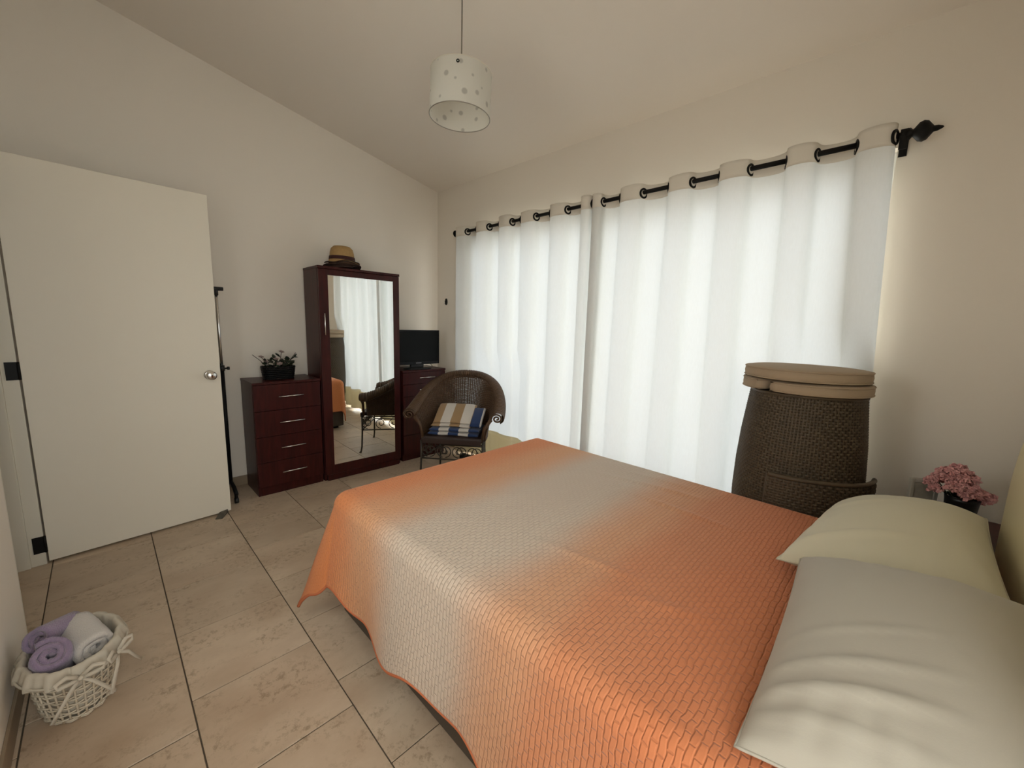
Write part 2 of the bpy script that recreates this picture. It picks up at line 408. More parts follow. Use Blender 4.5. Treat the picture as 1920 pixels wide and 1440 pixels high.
for bx in (1.53, -1.50):
    mb = MB(); mb.box((bx-0.014, YB-RY-0.006, -0.065), (bx+0.014, YB-RY, 0.03)); mb.tube([(bx, YB-RY, -0.015), (bx, 0.02, -0.018), (bx, 0.0, -0.014)], 0.007, 8)
    mb.box((bx-0.013, -0.017, -0.062), (bx+0.013, -0.013, 0.02)); mb.tube([(bx-0.012, 0, 0), (bx+0.012, 0, 0)], 0.0165, 14)
    mb.build('bracket', M_black, rod)

# ------------------------------------------------------------------ curtains
M_cur = cloth_through('ivory_linen', (0.80, 0.785, 0.73), (0.80, 0.85, 0.91), 0.162, weave=((160, 160, 30), 0.14))
M_head = cloth_through('ivory_linen_doubled', (0.88, 0.82, 0.72), (0.55, 0.50, 0.41), 0.10)
M_hem = cloth_through('ivory_linen_hem', (0.74, 0.69, 0.56), (0.62, 0.56, 0.42), 0.33)
def curtain(cross, label, seed, first_front=True, xr=0.0):
    """cross: X of every eyelet along the rod; cloth swings in front of and behind the rod between them."""
    rng = random.Random(seed)
    n = len(cross)-1
    amps = [rng.uniform(0.85, 1.1) for _ in range(n+2)]
    drift = [rng.uniform(-0.02, 0.02) for _ in range(n+2)]
    lowamp = [rng.uniform(0.45, 1.0) for _ in range(n+2)]
    x_start, x_end = cross[0], cross[-1]
    PER = 22
    def pos(s, z):
        k = min(n-1, int(s)); t = s-k
        zz = 1-max(0.0, min(1.0, z/RZ))                 # 0 at the rod, 1 at the floor
        xa = cross[k]+drift[k]*zz if k > 0 else cross[k]
        xb = cross[k+1]+drift[k+1]*zz if k+1 < n else cross[k+1]
        sg = -1 if (k % 2 == 0) == first_front else 1
        full = math.sin(PI*t)**0.62
        soft = math.sin(PI*t)
        prof = full*(1-0.55*zz)+soft*0.55*zz
        a = 0.046*amps[k]*((1-zz)+zz*lowamp[k])
        wd = (xb-xa)
        x = xa+wd*t+ (0.018*math.sin(2*PI*t))*(-1 if wd > 0 else 1)*0.6
        y = RY+sg*a*prof
        y += 0.006*nz(x*7, z*1.1, seed)*zz+0.006*nz(x*20, z*0.9, seed+3)*zz
        # pushed towards the window by the rattan stack
        dd = 0.285**2-(x+0.315)**2
        if dd > 0:
            need = min(2.588, 2.312+math.sqrt(dd)*0.965+0.004)
            pw = sstep(1.45, 1.14, z)
            if y < need: y = y*(1-pw)+(need+(y-RY)*0.03)*pw
        # and by the wicker chair's back
        pc = sstep(-3.05, -2.85, x)*sstep(-2.2, -2.4, x)*sstep(1.15, 0.9, z)
        y = y*(1-pc)+(2.563+(y-RY)*0.3)*pc
        return Vector((x + xr*zz*sstep(x_start+0.3*(x_end-x_start), x_end, x), min(y, YB-0.01), z))
    root = empty('curtain', (0, 0, 0))
    tag(root, label, 'curtain', 'ivory eyelet curtains across the window')
    NU = n*PER+1
    zt = RZ+0.048
    zb = 0.035
    def topw(s): return 0.004*math.sin(s*2.3+seed)
    body = MB(); body.grid(lambda u, v: pos(u*n, 2.165+(0.325-2.165)*v), NU, 46); body.build('fabric', M_cur, root)
    hd = MB(); hd.grid(lambda u, v: pos(u*n, 2.165+(zt+topw(u*n)-2.165)*v), NU, 6); hd.build('heading', M_head, root, solid=0.003)
    hm = MB(); hm.grid(lambda u, v: pos(u*n, 0.325+(zb-0.325)*v), NU, 8); hm.build('hem', M_hem, root, solid=0.003)
    ring = MB().lathe([(0.021, -0.004), (0.032, -0.004), (0.033, 0), (0.032, 0.004), (0.021, 0.004), (0.021, -0.004)], seg=20, cap=False)
    first = None
    for i in range(n+1):
        if i in (0,) and not first_front: continue
        s = min(max(i, 0.04), n-0.04)
        p = pos(s, RZ); q = pos(min(n, s+0.05), RZ); q0 = pos(max(0, s-0.05), RZ)
        d = (q-q0); an = math.atan2(d.y, d.x)
        if first is None: first = ring.build('eyelet', M_black, root); o = first
        else:
            o = bpy.data.objects.new('eyelet', first.data); COL.objects.link(o); o.parent = root
        o.location = (p.x, p.y, RZ-0.006)
        o.rotation_euler = (PI/2, 0, an)
    return root
curtain([-3.262, -3.099, -2.96, -2.792, -2.654, -2.504, -2.399, -2.236, -2.089, -1.925, -1.787, -1.705, -1.635],
        'ivory linen eyelet curtain on the half of the window nearer the wicker chair', 3)
curtain([-1.695, -1.62, -1.489, -1.325, -1.161, -1.015, -0.871, -0.713, -0.552, -0.423, -0.278, -0.145],
        'ivory linen eyelet curtain on the half of the window behind the rattan stack', 8, xr=0.10)

# ------------------------------------------------------------------ chests of drawers
def bar_handle(parent, c, L, vert=False):
    mb = MB(); r = 0.0045
    if vert:
        mb.tube([(c[0], c[1], c[2]-L/2), (c[0], c[1], c[2]+L/2)], r, 8)
        for z in (-L*0.36, L*0.36): mb.tube([(c[0]-0.026, c[1], c[2]+z), (c[0], c[1], c[2]+z)], 0.004, 8)
    else:
        mb.tube([(c[0], c[1]-L/2, c[2]), (c[0], c[1]+L/2, c[2])], r, 8)
        for y in (-L*0.36, L*0.36): mb.tube([(c[0]-0.026, c[1]+y, c[2]), (c[0], c[1]+y, c[2])], 0.004, 8)
    return mb.build('handle', M_chrome, parent)
def chest(y0, y1, xf, h, hs, depth, label):
    w = y1-y0
    t = tag(empty('chest_of_drawers', (xf, (y0+y1)/2, 0)), label, 'chest')
    a = w/2
    mb = MB()
    mb.box((-depth, -a, 0), (-0.020, -a+0.016, h-0.018)); mb.box((-depth, a-0.016, 0), (-0.020, a, h-0.018)); mb.box((-depth, -a+0.016, 0.07), (-depth+0.01, a-0.016, h-0.018)); mb.box((-depth+0.01, -a+0.016, 0.07), (-0.02, a-0.016, 0.085))
    mb.build('body', M_wood, t, bevel=0.0015)
    B('top', (-depth, -a-0.003, h-0.018), (0.002, a+0.003, h), M_wood, t, 0.002)
    B('plinth', (-0.034, -a+0.016, 0), (-0.02, a-0.016, 0.068), M_wood, t, 0.0015)
    zz = h-0.021
    for dh in hs:
        d = B('drawer', (-0.019, -a+0.002, zz-dh+0.003), (0.0, a-0.002, zz), M_wood, t, 0.0015)
        bar_handle(d, (0.027, 0.012, zz-dh*0.46), 0.175)
        zz -= dh
    return t
chest(0.735, 1.205, -3.330, 0.872, (0.197, 0.197, 0.197, 0.192), 0.345, 'dark red wooden four-drawer chest standing by the white door, flowers on top')
chest(1.950, 2.435, -3.330, 0.885, (0.115, 0.115, 0.19, 0.19, 0.19), 0.345, 'dark red wooden chest of drawers in the corner, behind the wicker chair')

# ------------------------------------------------------------------ wardrobe with mirror door
wr = tag(empty('wardrobe', (-3.316, 1.565, 0), math.radians(-1.0)), 'tall dark red wooden wardrobe with a full-length mirror door', 'wardrobe')
a = 0.347; Hh = 1.758
mb = MB()
mb.box((-0.33, -a, 0), (-0.024, -a+0.02, Hh-0.02)); mb.box((-0.33, a-0.02, 0), (-0.024, a, Hh-0.02)); mb.box((-0.33, -a+0.02, 0), (-0.32, a-0.02, Hh-0.02)); mb.box((-0.32, -a+0.02, 0.05), (-0.03, a-0.02, 0.07))
mb.build('body', M_wood, wr, bevel=0.002)
B('top', (-0.33, -a-0.002, Hh-0.02), (0.003, a+0.002, Hh), M_wood, wr, 0.002)
B('plinth', (-0.04, -a+0.0205, 0), (-0.003, a-0.0205, 0.05), M_wood, wr, 0.002)
dr = empty('door_leaf'); bpy.data.objects.remove(dr)
mb = MB(); y0, y1, z0, z1 = -a+0.002, a-0.002, 0.053, Hh-0.023
my0, my1, mz0, mz1 = -0.272, 0.287, 0.132, 1.690
mb.box((-0.022, y0, z0), (0, my0, z1)); mb.box((-0.022, my1, z0), (0, y1, z1)); mb.box((-0.022, my0, z0), (0, my1, mz0)); mb.box((-0.022, my0, mz1), (0, my1, z1))
dr = mb.build('door', M_wood, wr, bevel=0.002)
M_mir = pmat('mirror_glass', (0.90, 0.915, 0.90), 0.0, metal=1.0)
B('mirror', (-0.012, my0+0.0005, mz0+0.0005), (-0.003, my1-0.0005, mz1-0.0005), M_mir, dr, 0)
bar_handle(dr, (0.027, -0.315, 1.305), 0.17, vert=True)

# ------------------------------------------------------------------ television
tv = tag(empty('television', (-3.42, 2.17, 0.886), math.radians(-3)), 'small black flat-screen television on the corner chest of drawers', 'television')
mb = MB(); ow, oh = 0.235, 0.335; zb = 0.045
mb.box((-0.02, -ow, zb), (0.018, -ow+0.018, zb+oh)); mb.box((-0.02, ow-0.018, zb), (0.018, ow, zb+oh)); mb.box((-0.02, -ow+0.018, zb), (0.018, ow-0.018, zb+0.03)); mb.box((-0.02, -ow+0.018, zb+oh-0.018), (0.018, ow-0.018, zb+oh))
mb.build('bezel', pmat('gloss_black', (0.008, 0.008, 0.009), 0.3, spec=0.2), tv, bevel=0.004)
B('screen', (-0.01, -ow+0.018, zb+0.03), (0.012, ow-0.018, zb+oh-0.018), pmat('screen_black', (0.008, 0.009, 0.009), 0.45, spec=0.12), tv, 0)
B('back_cover', (-0.065, -ow*0.8, zb+0.04), (-0.02, ow*0.8, zb+oh-0.05), M_plastic, tv, 0.01)
B('badge', (0.018, -0.03, zb+0.011), (0.0186, 0.03, zb+0.018), pmat('silver_print', (0.3, 0.3, 0.3), 0.4), tv, 0)
B('neck', (-0.035, -0.07, 0.016), (-0.005, 0.07, zb+0.01), M_plastic, tv, 0.004)
MB().lathe([(0.0001, 0), (0.115, 0), (0.12, 0.004), (0.118, 0.012), (0.05, 0.016), (0.0001, 0.016)], (-0.01, 0, 0), 32, sx=0.8, sy=1.25, cap=False).build('stand_base', M_plastic, tv)
MB().tube([(-0.06, 0.08, 0.11), (-0.07, 0.12, 0.06), (-0.05, 0.17, 0.04), (-0.04, 0.19, 0.012), (-0.10, 0.21, 0.006), (-0.17, 0.20, 0.006)], 0.003, 6).build('cable', M_plastic, tv)

# ------------------------------------------------------------------ hats on the wardrobe
def hat(z, label, colour, band, crown, x=-3.47, y=1.475, rz=0.3, brim=0.135, tilt=0.0):
    t = tag(empty('hat', (x, y, z), rz), label, 'hat', 'hats stacked on the wardrobe')
    t.rotation_euler = (0, tilt, rz)
    ms = pmat('straw_'+str(len(MATS)), colour, 0.8, bump=(220, 0.5, 0.002, 2), var=(60, 0.18))
    mb = MB(); seg = 40
    prof = [(0.078, 0.004), (brim, 0.000), (brim+0.004, 0.004), (brim-0.003, 0.007), (0.098, 0.010), (0.094, 0.030), (0.090, 0.055)]
    if crown: prof += [(0.086, 0.085), (0.078, 0.115), (0.060, 0.134), (0.035, 0.139), (0.0002, 0.134)]
    else: prof += [(0.080, 0.06), (0.0002, 0.06)]
    def wob(i, p):
        an = math.atan2(p[1], p[0]); r = math.hypot(p[0], p[1]); k = max(0, (r-0.095)/0.04)
        zz = p[2]+0.016*k*math.cos(2*an)+0.006*k*math.sin(5*an+z*40)
        return (p[0]*1.0, p[1]*1.12, zz)
    mb.lathe(prof, seg=seg, cap=False)
    mb.v = [wob(i, p) for i, p in enumerate(mb.v)]
    mb.build('straw', ms, t)
    if band:
        bb = MB(); bb.lathe([(0.0955, 0.024), (0.0965, 0.026), (0.0935, 0.050), (0.0920, 0.052)], seg=seg, sy=1.12, cap=False)
        bb.build('band', pmat('hat_band_'+str(len(MATS)), band, 0.7), t)
    rim = MB(); rim.tube([wob(0, (math.cos(2*PI*k/60)*(brim+0.003), math.sin(2*PI*k/60)*(brim+0.003), 0.003)) for k in range(60)], 0.0042, 6, closed=True)
    rim.build('rim', pmat('hat_rim_dark', (0.035, 0.016, 0.010), 0.8), t)
    return t
hat(1.775, 'flattened dark brown hat lying at the bottom of the hats on the wardrobe', (0.05, 0.024, 0.015), None, False, brim=0.128, rz=0.9)
hat(1.793, 'brown hat brim in the middle of the hats on the wardrobe', (0.12, 0.06, 0.03), None, False, brim=0.13, rz=0.1)
hat(1.812, 'tan straw hat with dark red band, topmost on the wardrobe', (0.42, 0.26, 0.10), (0.045, 0.008, 0.006), True, brim=0.122, rz=0.25)

# ------------------------------------------------------------------ dark flower arrangement on the chest by the door
M_leaf = pmat('dark_leaf', (0.020, 0.030, 0.016), 0.5)
M_petal = pmat('dusty_petal', (0.42, 0.31, 0.28), 0.7)
M_stem = pmat('brown_stem', (0.05, 0.03, 0.02), 0.7)
pa = tag(empty('flower_arrangement', (-3.50, 0.955, 0.873)), 'artificial flowers with dark leaves in a black planter on the four-drawer chest', 'flower arrangement')
mb = MB(); n = 44
for k in range(7):
    z = 0.006+k*0.0145
    mb.tube([(0.062*(1+k*0.02)*math.copysign(abs(math.cos(2*PI*i/n))**0.6, math.cos(2*PI*i/n)), 0.100*(1+k*0.02)*math.copysign(abs(math.sin(2*PI*i/n))**0.6, math.sin(2*PI*i/n)), z+0.002*math.cos(PI*i+k*PI)) for i in range(n)], 0.0075, 6, closed=True)
mb.box((-0.05, -0.085, 0.002), (0.05, 0.085, 0.08))
mb.build('planter', M_black, pa)
lf = None; fl = None
rng = random.Random(4)
leafm = MB(); leafm.grid(lambda u, v: ((v-0.5)*0.034*math.sin(PI*min(1, u*0.94+0.05))**0.8, u*0.062, 0.010*math.sin(PI*u)-0.012*abs(v-0.5)*2*math.sin(PI*u)), 7, 5)
flm = MB()
for ring_i, (rr, tl, np_) in enumerate(((0.024, 0.25, 6), (0.015, 0.75, 5))):
    for k in range(np_):
        an = 2*PI*k/np_+ring_i*0.4; ca, sa = math.cos(an), math.sin(an)
        def pf(u, v, rr=rr, tl=tl, ca=ca, sa=sa):
            l = u*rr; w = (v-0.5)*rr*0.95*math.sin(PI*(0.15+0.8*u)); zz = l*tl+0.3*w*w/rr
            return (ca*l-sa*w, sa*l+ca*w, zz)
        flm.grid(pf, 4, 4)
flm.lathe([(0.0001, 0.006), (0.005, 0.006), (0.006, 0.012), (0.0001, 0.016)], seg=8, cap=False)
stems = [(-0.01, -0.11, 0.17, 'f'), (0.0, -0.085, 0.135, 'f'), (0.03, -0.02, 0.155, 'f'), (0.05, 0.0, 0.118, 'f'), (-0.02, 0.035, 0.205, 'f'), (0.0, 0.085, 0.15, 'l'), (0.01, 0.13, 0.20, 'l'), (0.0, 0.115, 0.165, 'l'), (-0.03, -0.04, 0.15, 'l'), (0.02, 0.05, 0.14, 'l'), (-0.02, -0.165, 0.19, 's')]
for (sx, sy, sz, kd) in stems:
    st = MB().tube([(sx*0.3, sy*0.35, 0.075), (sx*0.7, sy*0.7, 0.075+(sz-0.075)*0.6), (sx, sy, sz)], 0.0022, 5).build('stem', M_stem, pa)
    if kd == 'f':
        o = flm.build('flower', M_petal, pa) if fl is None else bpy.data.objects.new('flower', fl.data)
        if fl is not None: COL.objects.link(o); o.parent = pa
        else: fl = o
        o.location = (sx, sy, sz); o.rotation_euler = (rng.uniform(-.3, .3), rng.uniform(0.3, 1.0), rng.uniform(-.6, .6)); o.scale = [rng.uniform(0.85, 1.15)]*3
    for q in range({'f': 2, 'l': 4, 's': 0}[kd]):
        o = leafm.build('leaf', M_leaf, pa) if lf is None else bpy.data.objects.new('leaf', lf.data)
        if lf is not None: COL.objects.link(o); o.parent = pa
        else: lf = o
        f_ = 0.55+0.45*rng.random()
        o.location = (sx*f_, sy*f_, 0.075+(sz-0.075)*f_-0.005); o.rotation_euler = (rng.uniform(-0.2, 1.0), rng.uniform(-.5, .5), rng.uniform(0, 2*PI)); o.scale = [rng.uniform(0.7, 1.0)]*3
for q in range(16):
    o = bpy.data.objects.new('leaf', lf.data); COL.objects.link(o); o.parent = pa
    an = rng.uniform(0, 2*PI)
    o.location = (0.045*math.cos(an), 0.085*math.sin(an), 0.092+rng.uniform(0, 0.03)); o.rotation_euler = (rng.uniform(0.0, 0.7), rng.uniform(-.4, .4), an-PI/2+rng.uniform(-.4, .4)); o.scale = [rng.uniform(0.6, 0.9)]*3

# ------------------------------------------------------------------ clothes rack behind the door
rk = tag(empty('clothes_rack', (-3.50, 0.592, 0)), 'clothes rack with chrome and black pole, mostly hidden behind the open door', 'clothes rack')
for yy in (0.0, -0.72):
    MB().tube([(0, yy, 0.95), (0, yy, 1.52)], 0.0095, 12).build('upper_pole', M_chrome, rk)
    MB().tube([(0, yy, 0.10), (0, yy, 0.965)], 0.0135, 12).build('lower_pole', M_black, rk)
    mb = MB(); mb.tube([(0, yy, 0.955), (0, yy, 0.995)], 0.018, 12); mb.tube([(0, yy, 0.972), (0.0, yy+0.035, 0.972)], 0.006, 8); mb.tube([(0.0, yy+0.032, 0.972), (0.0, yy+0.046, 0.972)], 0.012, 10)
    mb.build('clamp', M_plastic, rk)
    mb = MB(); mb.tube([(-0.19, yy, 0.075), (-0.1, yy, 0.11), (0, yy, 0.12), (0.10, yy, 0.105), (0.17, yy, 0.07)], 0.013, 10)
    for sx in (-0.17, 0.155): mb.tube([(sx, yy, 0.085), (sx, yy, 0.02)], 0.011, 10)
    mb.build('foot', M_black, rk)
    for sx in (-0.17, 0.155): MB().tube([(sx, yy-0.012, 0.021), (sx, yy+0.012, 0.021)], 0.021, 14).build('caster', M_plastic, rk)
MB().tube([(0, -0.76, 1.535), (0, 0.035, 1.535)], 0.0095, 12).build('hanging_rail', M_black, rk)
for yy in (0.0, -0.72):
    mb = MB(); mb.tube([(0, yy-0.04, 1.535), (0, yy+0.042, 1.535)], 0.014, 10); mb.tube([(0, yy, 1.49), (0, yy, 1.535)], 0.0135, 10); mb.build('rail_joint', M_plastic, rk)

# ------------------------------------------------------------------ small dark wall fitting beside the curtain
wf = tag(empty('wall_hook', (-3.54, YB, 1.563)), 'small black oval wall hook between the corner and the curtain', 'hook')
mb = MB().lathe([(0.0001, 0), (0.021, 0), (0.022, 0.004), (0.018, 0.010), (0.0001, 0.012)], seg=20, sy=1.6, cap=False); o = mb.build('plate', M_black, wf); o.rotation_euler = (PI/2, 0, 0)
mb = MB().tube([(0, -0.008, 0.012), (0, -0.020, 0.012), (0, -0.026, 0.004), (0, -0.024, -0.012), (0, -0.030, -0.022)], 0.005, 8); mb.build('prong', M_chrome, wf)

# dark power strip on the floor behind the wicker chair
ps = tag(empty('power_strip', (-2.94, 2.47, 0), 0.12), 'black power strip lying on the floor behind the wicker chair', 'power strip')
B('housing', (-0.14, -0.03, 0.0), (0.14, 0.03, 0.045), M_plastic, ps, 0.008)
for q in range(4): B('socket', (-0.11+q*0.06, -0.016, 0.045), (-0.078+q*0.06, 0.016, 0.0465), M_black, ps, 0)

# ------------------------------------------------------------------ wicker chair
M_wick = pmat('brown_wicker', (0.085, 0.042, 0.018), 0.5, var=(30, 0.35), bump=(120, 0.3, 0.002, 2))
M_wickd = pmat('dark_wicker', (0.030, 0.013, 0.008), 0.55, bump=(160, 0.5, 0.003, 2))
M_iron = pmat('aged_iron', (0.06, 0.05, 0.04), 0.45, metal=0.5)
ch = tag(empty('wicker_chair', (-2.555, 1.935, 0), math.radians(38)), 'round-backed brown wicker armchair on thin iron legs', 'chair')
HW = 0.252
def plan(s):
    an = PI*(1-s); c, q = math.cos(an), math.sin(an)
    return Vector((HW*math.copysign(abs(c)**0.75, c), 0.03+0.44*max(0, q)**0.72, 0))
def outn(s):
    a0, b0 = plan(max(0, s-0.004)), plan(min(1, s+0.004)); t = (b0-a0).normalized(); return Vector((-t.y, t.x, 0))
def ztop(s): return 0.590+0.283*max(0, math.sin(PI*s))**1.15
def shell(s, h):
    z0 = 0.385; z1 = ztop(s)
    return plan(s)+outn(s)*(0.012+0.055*h**1.8)+Vector((0, 0, z0+(z1-z0)*h))
mb = MB()
NS = 66
for i in range(NS):
    s = 0.006+0.988*i/(NS-1)
    mb.tube([shell(s, h/6) for h in range(7)], 0.0052, 5)
o = mb.build('wicker_spokes', M_wick, ch); o['kind'] = 'stuff'
mb = MB()
NR = 40
for r in range(NR):
    h = 0.02+0.95*r/(NR-1)
    pts = []
    for i in range(NS*2-1):
        s = 0.006+0.988*i/(NS*2-2)
        sg = (1 if (i//2+r) % 2 == 0 else -1) if i % 2 == 0 else 0
        pts.append(shell(s, h)+outn(s)*0.0055*sg)
    mb.tube(pts, 0.0047, 4)
o = mb.build('wicker_weave', M_wick, ch); o['kind'] = 'stuff'
# broad roll along the top and the arms, curling outwards
mb = MB(); NW = 560
def roll(u, v):
    s = u; n_ = outn(s); base = shell(s, 1.0)
    R = 0.041+0.009*(1-math.sin(PI*s))
    rib = 0.0030*math.cos(2*PI*93*u)
    a_ = PI*(1.06-1.42*v)
    c = base+n_*R
    return c+n_*(math.cos(a_)*(R+rib))+Vector((0, 0, math.sin(a_)*(R+rib)*0.85))
mb.grid(roll, NW, 12)
mb.build('rolled_rim', M_wick, ch, solid=0.006)
# arm scrolls at the two front ends
for s, sd in ((0.0, -1), (1.0, 1)):
    base = shell(s, 1.0); n_ = outn(s); c = base+n_*0.047
    pts = []
    for i in range(40):
        a_ = PI*1.05-i*0.30; R = 0.047*(1-i/44)
        pts.append(c+n_*math.cos(a_)*R+Vector((0, 0, math.sin(a_)*R*0.85))+Vector((0, -0.012, 0)))
    MB().tube(pts, 0.0075, 8).build('arm_scroll', M_wick, ch)
    # wrapped arm front post from the scroll down to the seat
    MB().tube([base+Vector((0, -0.012, -0.01)), plan(s)+Vector((sd*0.012, -0.015, 0.50)), plan(s)+Vector((-sd*0.006, -0.015, 0.385))], lambda i: (0.016, 0.013, 0.011)[i], 10).build('arm_post', M_wick, ch)
# seat
pts = [(-0.252, -0.005)]+[tuple(plan(s/24)[:2]) for s in range(1, 24)]+[(0.252, -0.005)]
st = MB().prism([(p[0]*0.985, p[1]*0.985) for p in reversed(pts)], 'z', 0.378, 0.418)
o = st.build('seat', M_wickd, ch, bevel=0.012)
mb = MB().prism([(-0.242, 0.365), (0.242, 0.365), (0.25, 0.408), (-0.25, 0.408)], 'y', -0.020, -0.006); mb.build('seat_apron', M_wickd, ch, bevel=0.004)
# iron under-frame
legs = [(-0.256, 0.0), (0.256, 0.0), (-0.205, 0.385), (0.205, 0.385)]
for (lx, ly) in legs:
    ox = math.copysign(0.018, lx); oy = -0.012 if ly < 0.1 else 0.045
    mb = MB().tube([(lx, ly, 0.385), (lx, ly, 0.22), (lx+ox*0.5, ly+oy*0.4, 0.06), (lx+ox, ly+oy, 0.012), (lx+ox*1.6, ly+oy*1.5, 0.006)], 0.0085, 8)
    mb.lathe([(0.0001, 0), (0.014, 0), (0.013, 0.006), (0.0001, 0.008)], (lx+ox*1.5, ly+oy*1.4, 0), 12, cap=False)
    mb.build('leg', M_iron, ch)
for z in (0.368, 0.232):
    for (p, q) in ((0, 1), (1, 3), (3, 2), (2, 0)):
        MB().tube([(legs[p][0], legs[p][1], z), (legs[q][0], legs[q][1], z)], 0.0065, 8).build('rail', M_iron, ch)
def scroll(cx, R, turns, dirx):
    pts = []
    for i in range(30):
        t = i/29; a_ = -PI/2+turns*2*PI*t; r = R*(1-0.78*t)
        pts.append((cx+dirx*r*math.cos(a_), 0, 0.300+r*math.sin(a_)))
    return pts
for (p, q) in ((0, 1), (2, 0), (1, 3)):
    A, Bv = Vector(legs[p]+(0,)), Vector(legs[q]+(0,)); L = (Bv-A).length; d = (Bv-A).normalized()
    n = 4 if (p, q) == (0, 1) else 3
    for k in range(n):
        cx = L*(k+0.5)/n
        for dx in ((1, -1) if n == 4 else (1,)):
            sp = scroll(cx+dx*0.012, 0.052 if n == 4 else 0.055, 1.35, dx)
            MB().tube([A+d*x+Vector((0, 0, z)) for (x, y, z) in sp], 0.0042, 6).build('iron_scroll', M_iron, ch)

# ------------------------------------------------------------------ striped towels folded on the chair
def stripe_mat(name, c1, c2, period):
    m = pmat(name, c1, 0.9, bump=(300, 0.4, 0.002, 2), sheen=0.2)
    nt = m.node_tree; b = nt.nodes['Principled BSDF']
    tc = nt.nodes.new('ShaderNodeTexCoord'); sx = nt.nodes.new('ShaderNodeSeparateXYZ')
    md = nt.nodes.new('ShaderNodeMath'); md.operation = 'PINGPONG'; md.inputs[1].default_value = period
    gt = nt.nodes.new('ShaderNodeMath'); gt.operation = 'GREATER_THAN'; gt.inputs[1].default_value = period*0.5
    mx = nt.nodes.new('ShaderNodeMix'); mx.data_type = 'RGBA'; mx.inputs[6].default_value = tuple(c1)+(1,); mx.inputs[7].default_value = tuple(c2)+(1,)
    nt.links.new(tc.outputs['Object'], sx.inputs[0]); nt.links.new(sx.outputs[0], md.inputs[0]); nt.links.new(md.outputs[0], gt.inputs[0]); nt.links.new(gt.outputs[0], mx.inputs[0]); nt.links.new(mx.outputs[2], b.inputs['Base Color'])
    return m
M_blue = stripe_mat('blue_white_stripe', (0.012, 0.035, 0.12), (0.62, 0.58, 0.53), 0.085)
M_tan = stripe_mat('tan_white_stripe', (0.36, 0.22, 0.10), (0.66, 0.60, 0.53), 0.085)
def fold_slab(x0, x1, y0, y1, zf, th, seed, sag=0.0):
    """soft folded layer with a rounded front fold; zf(y) = height of its underside"""
    mb = MB(); nu, nv = 34, 26
    def fn(u, v):
        a_ = 2*PI*v; c, s = math.cos(a_), math.sin(a_)
        x = x0+(x1-x0)*u; y = (y0+y1)/2-(y1-y0)/2*math.copysign(abs(c)**0.25, c)
        h = math.copysign(abs(s)**0.7, s)*th/2
        edge = min(1, min(u, 1-u)*14)**0.5
        z = zf(y)+th/2+h*(0.35+0.65*edge)+0.006*nz(x*9, y*9, seed)-sag*(2*u-1)**2
        return (x+0.008*nz(y*12, seed, z*10), y+0.010*nz(x*8, seed*1.7, 2.0)*(1 if s < 0.3 else 0.6), z)
    mb.grid(fn, nu, nv)
    return mb
tb = tag(empty('striped_towel', (-2.555, 1.935, 0.42), math.radians(38)), 'blue and white striped towel folded on the wicker chair seat', 'towel')
for i, (x0, x1, y0, y1) in enumerate(((-0.215, 0.205, 0.03, 0.30), (-0.205, 0.215, 0.05, 0.30))):
    fold_slab(x0, x1, y0, y1, lambda y, i=i: 0.002+i*0.029, 0.028, i+1, 0.004).build('fold', M_blue, tb)
fold_slab(0.13, 0.225, 0.08, 0.32, lambda y: 0.062+0.10*sstep(0.06, 0.26, y), 0.034, 9).build('fold', M_blue, tb)
tt = tag(empty('striped_towel', (-2.555, 1.935, 0.42), math.radians(38)), 'tan and white striped towel draped over the blue striped one on the chair', 'towel')
for i in range(2):
    fold_slab(-0.20+i*0.01, 0.135+i*0.006, 0.085+i*0.02, 0.36, lambda y, i=i: 0.064+i*0.022+0.110*sstep(0.08, 0.34, y), 0.021, 5+i, 0.006).build('fold', M_tan, tt)

# ------------------------------------------------------------------ bed
BX0, BX1, BY0, BY1 = -1.69, 0.285, 0.672, 1.995
M_base = pmat('dark_bed_fabric', (0.085, 0.066, 0.048), 0.85, bump=(300, 0.3, 0.001, 2))
M_matt = pmat('mattress_fabric', (0.55, 0.52, 0.46), 0.85)
M_hb = pmat('cream_vinyl', (0.86, 0.75, 0.47), 0.42, bump=(9, 0.1, 0.006, 2))
bed = tag(empty('bed', ((BX0+BX1)/2, (BY0+BY1)/2, 0)), 'double bed with dark fabric base and padded cream headboard', 'bed')
cx, cy = (BX0+BX1)/2, (BY0+BY1)/2
B('base', (BX0-cx, BY0-cy, 0.03), (BX1-cx, BY1-cy, 0.295), M_base, bed, 0.012)
for sx in (BX0+0.08, cx, BX1-0.08):
    for sy in (BY0+0.08, BY1-0.08):
        B('foot', (sx-cx-0.03, sy-cy-0.03, 0), (sx-cx+0.03, sy-cy+0.03, 0.03), M_black, bed, 0.002)
B('mattress', (BX0-cx+0.01, BY0-cy+0.012, 0.296), (BX1-cx, BY1-cy-0.012, 0.582), M_matt, bed, 0.05)
bed.children[-1].modifiers['bevel'].segments = 5
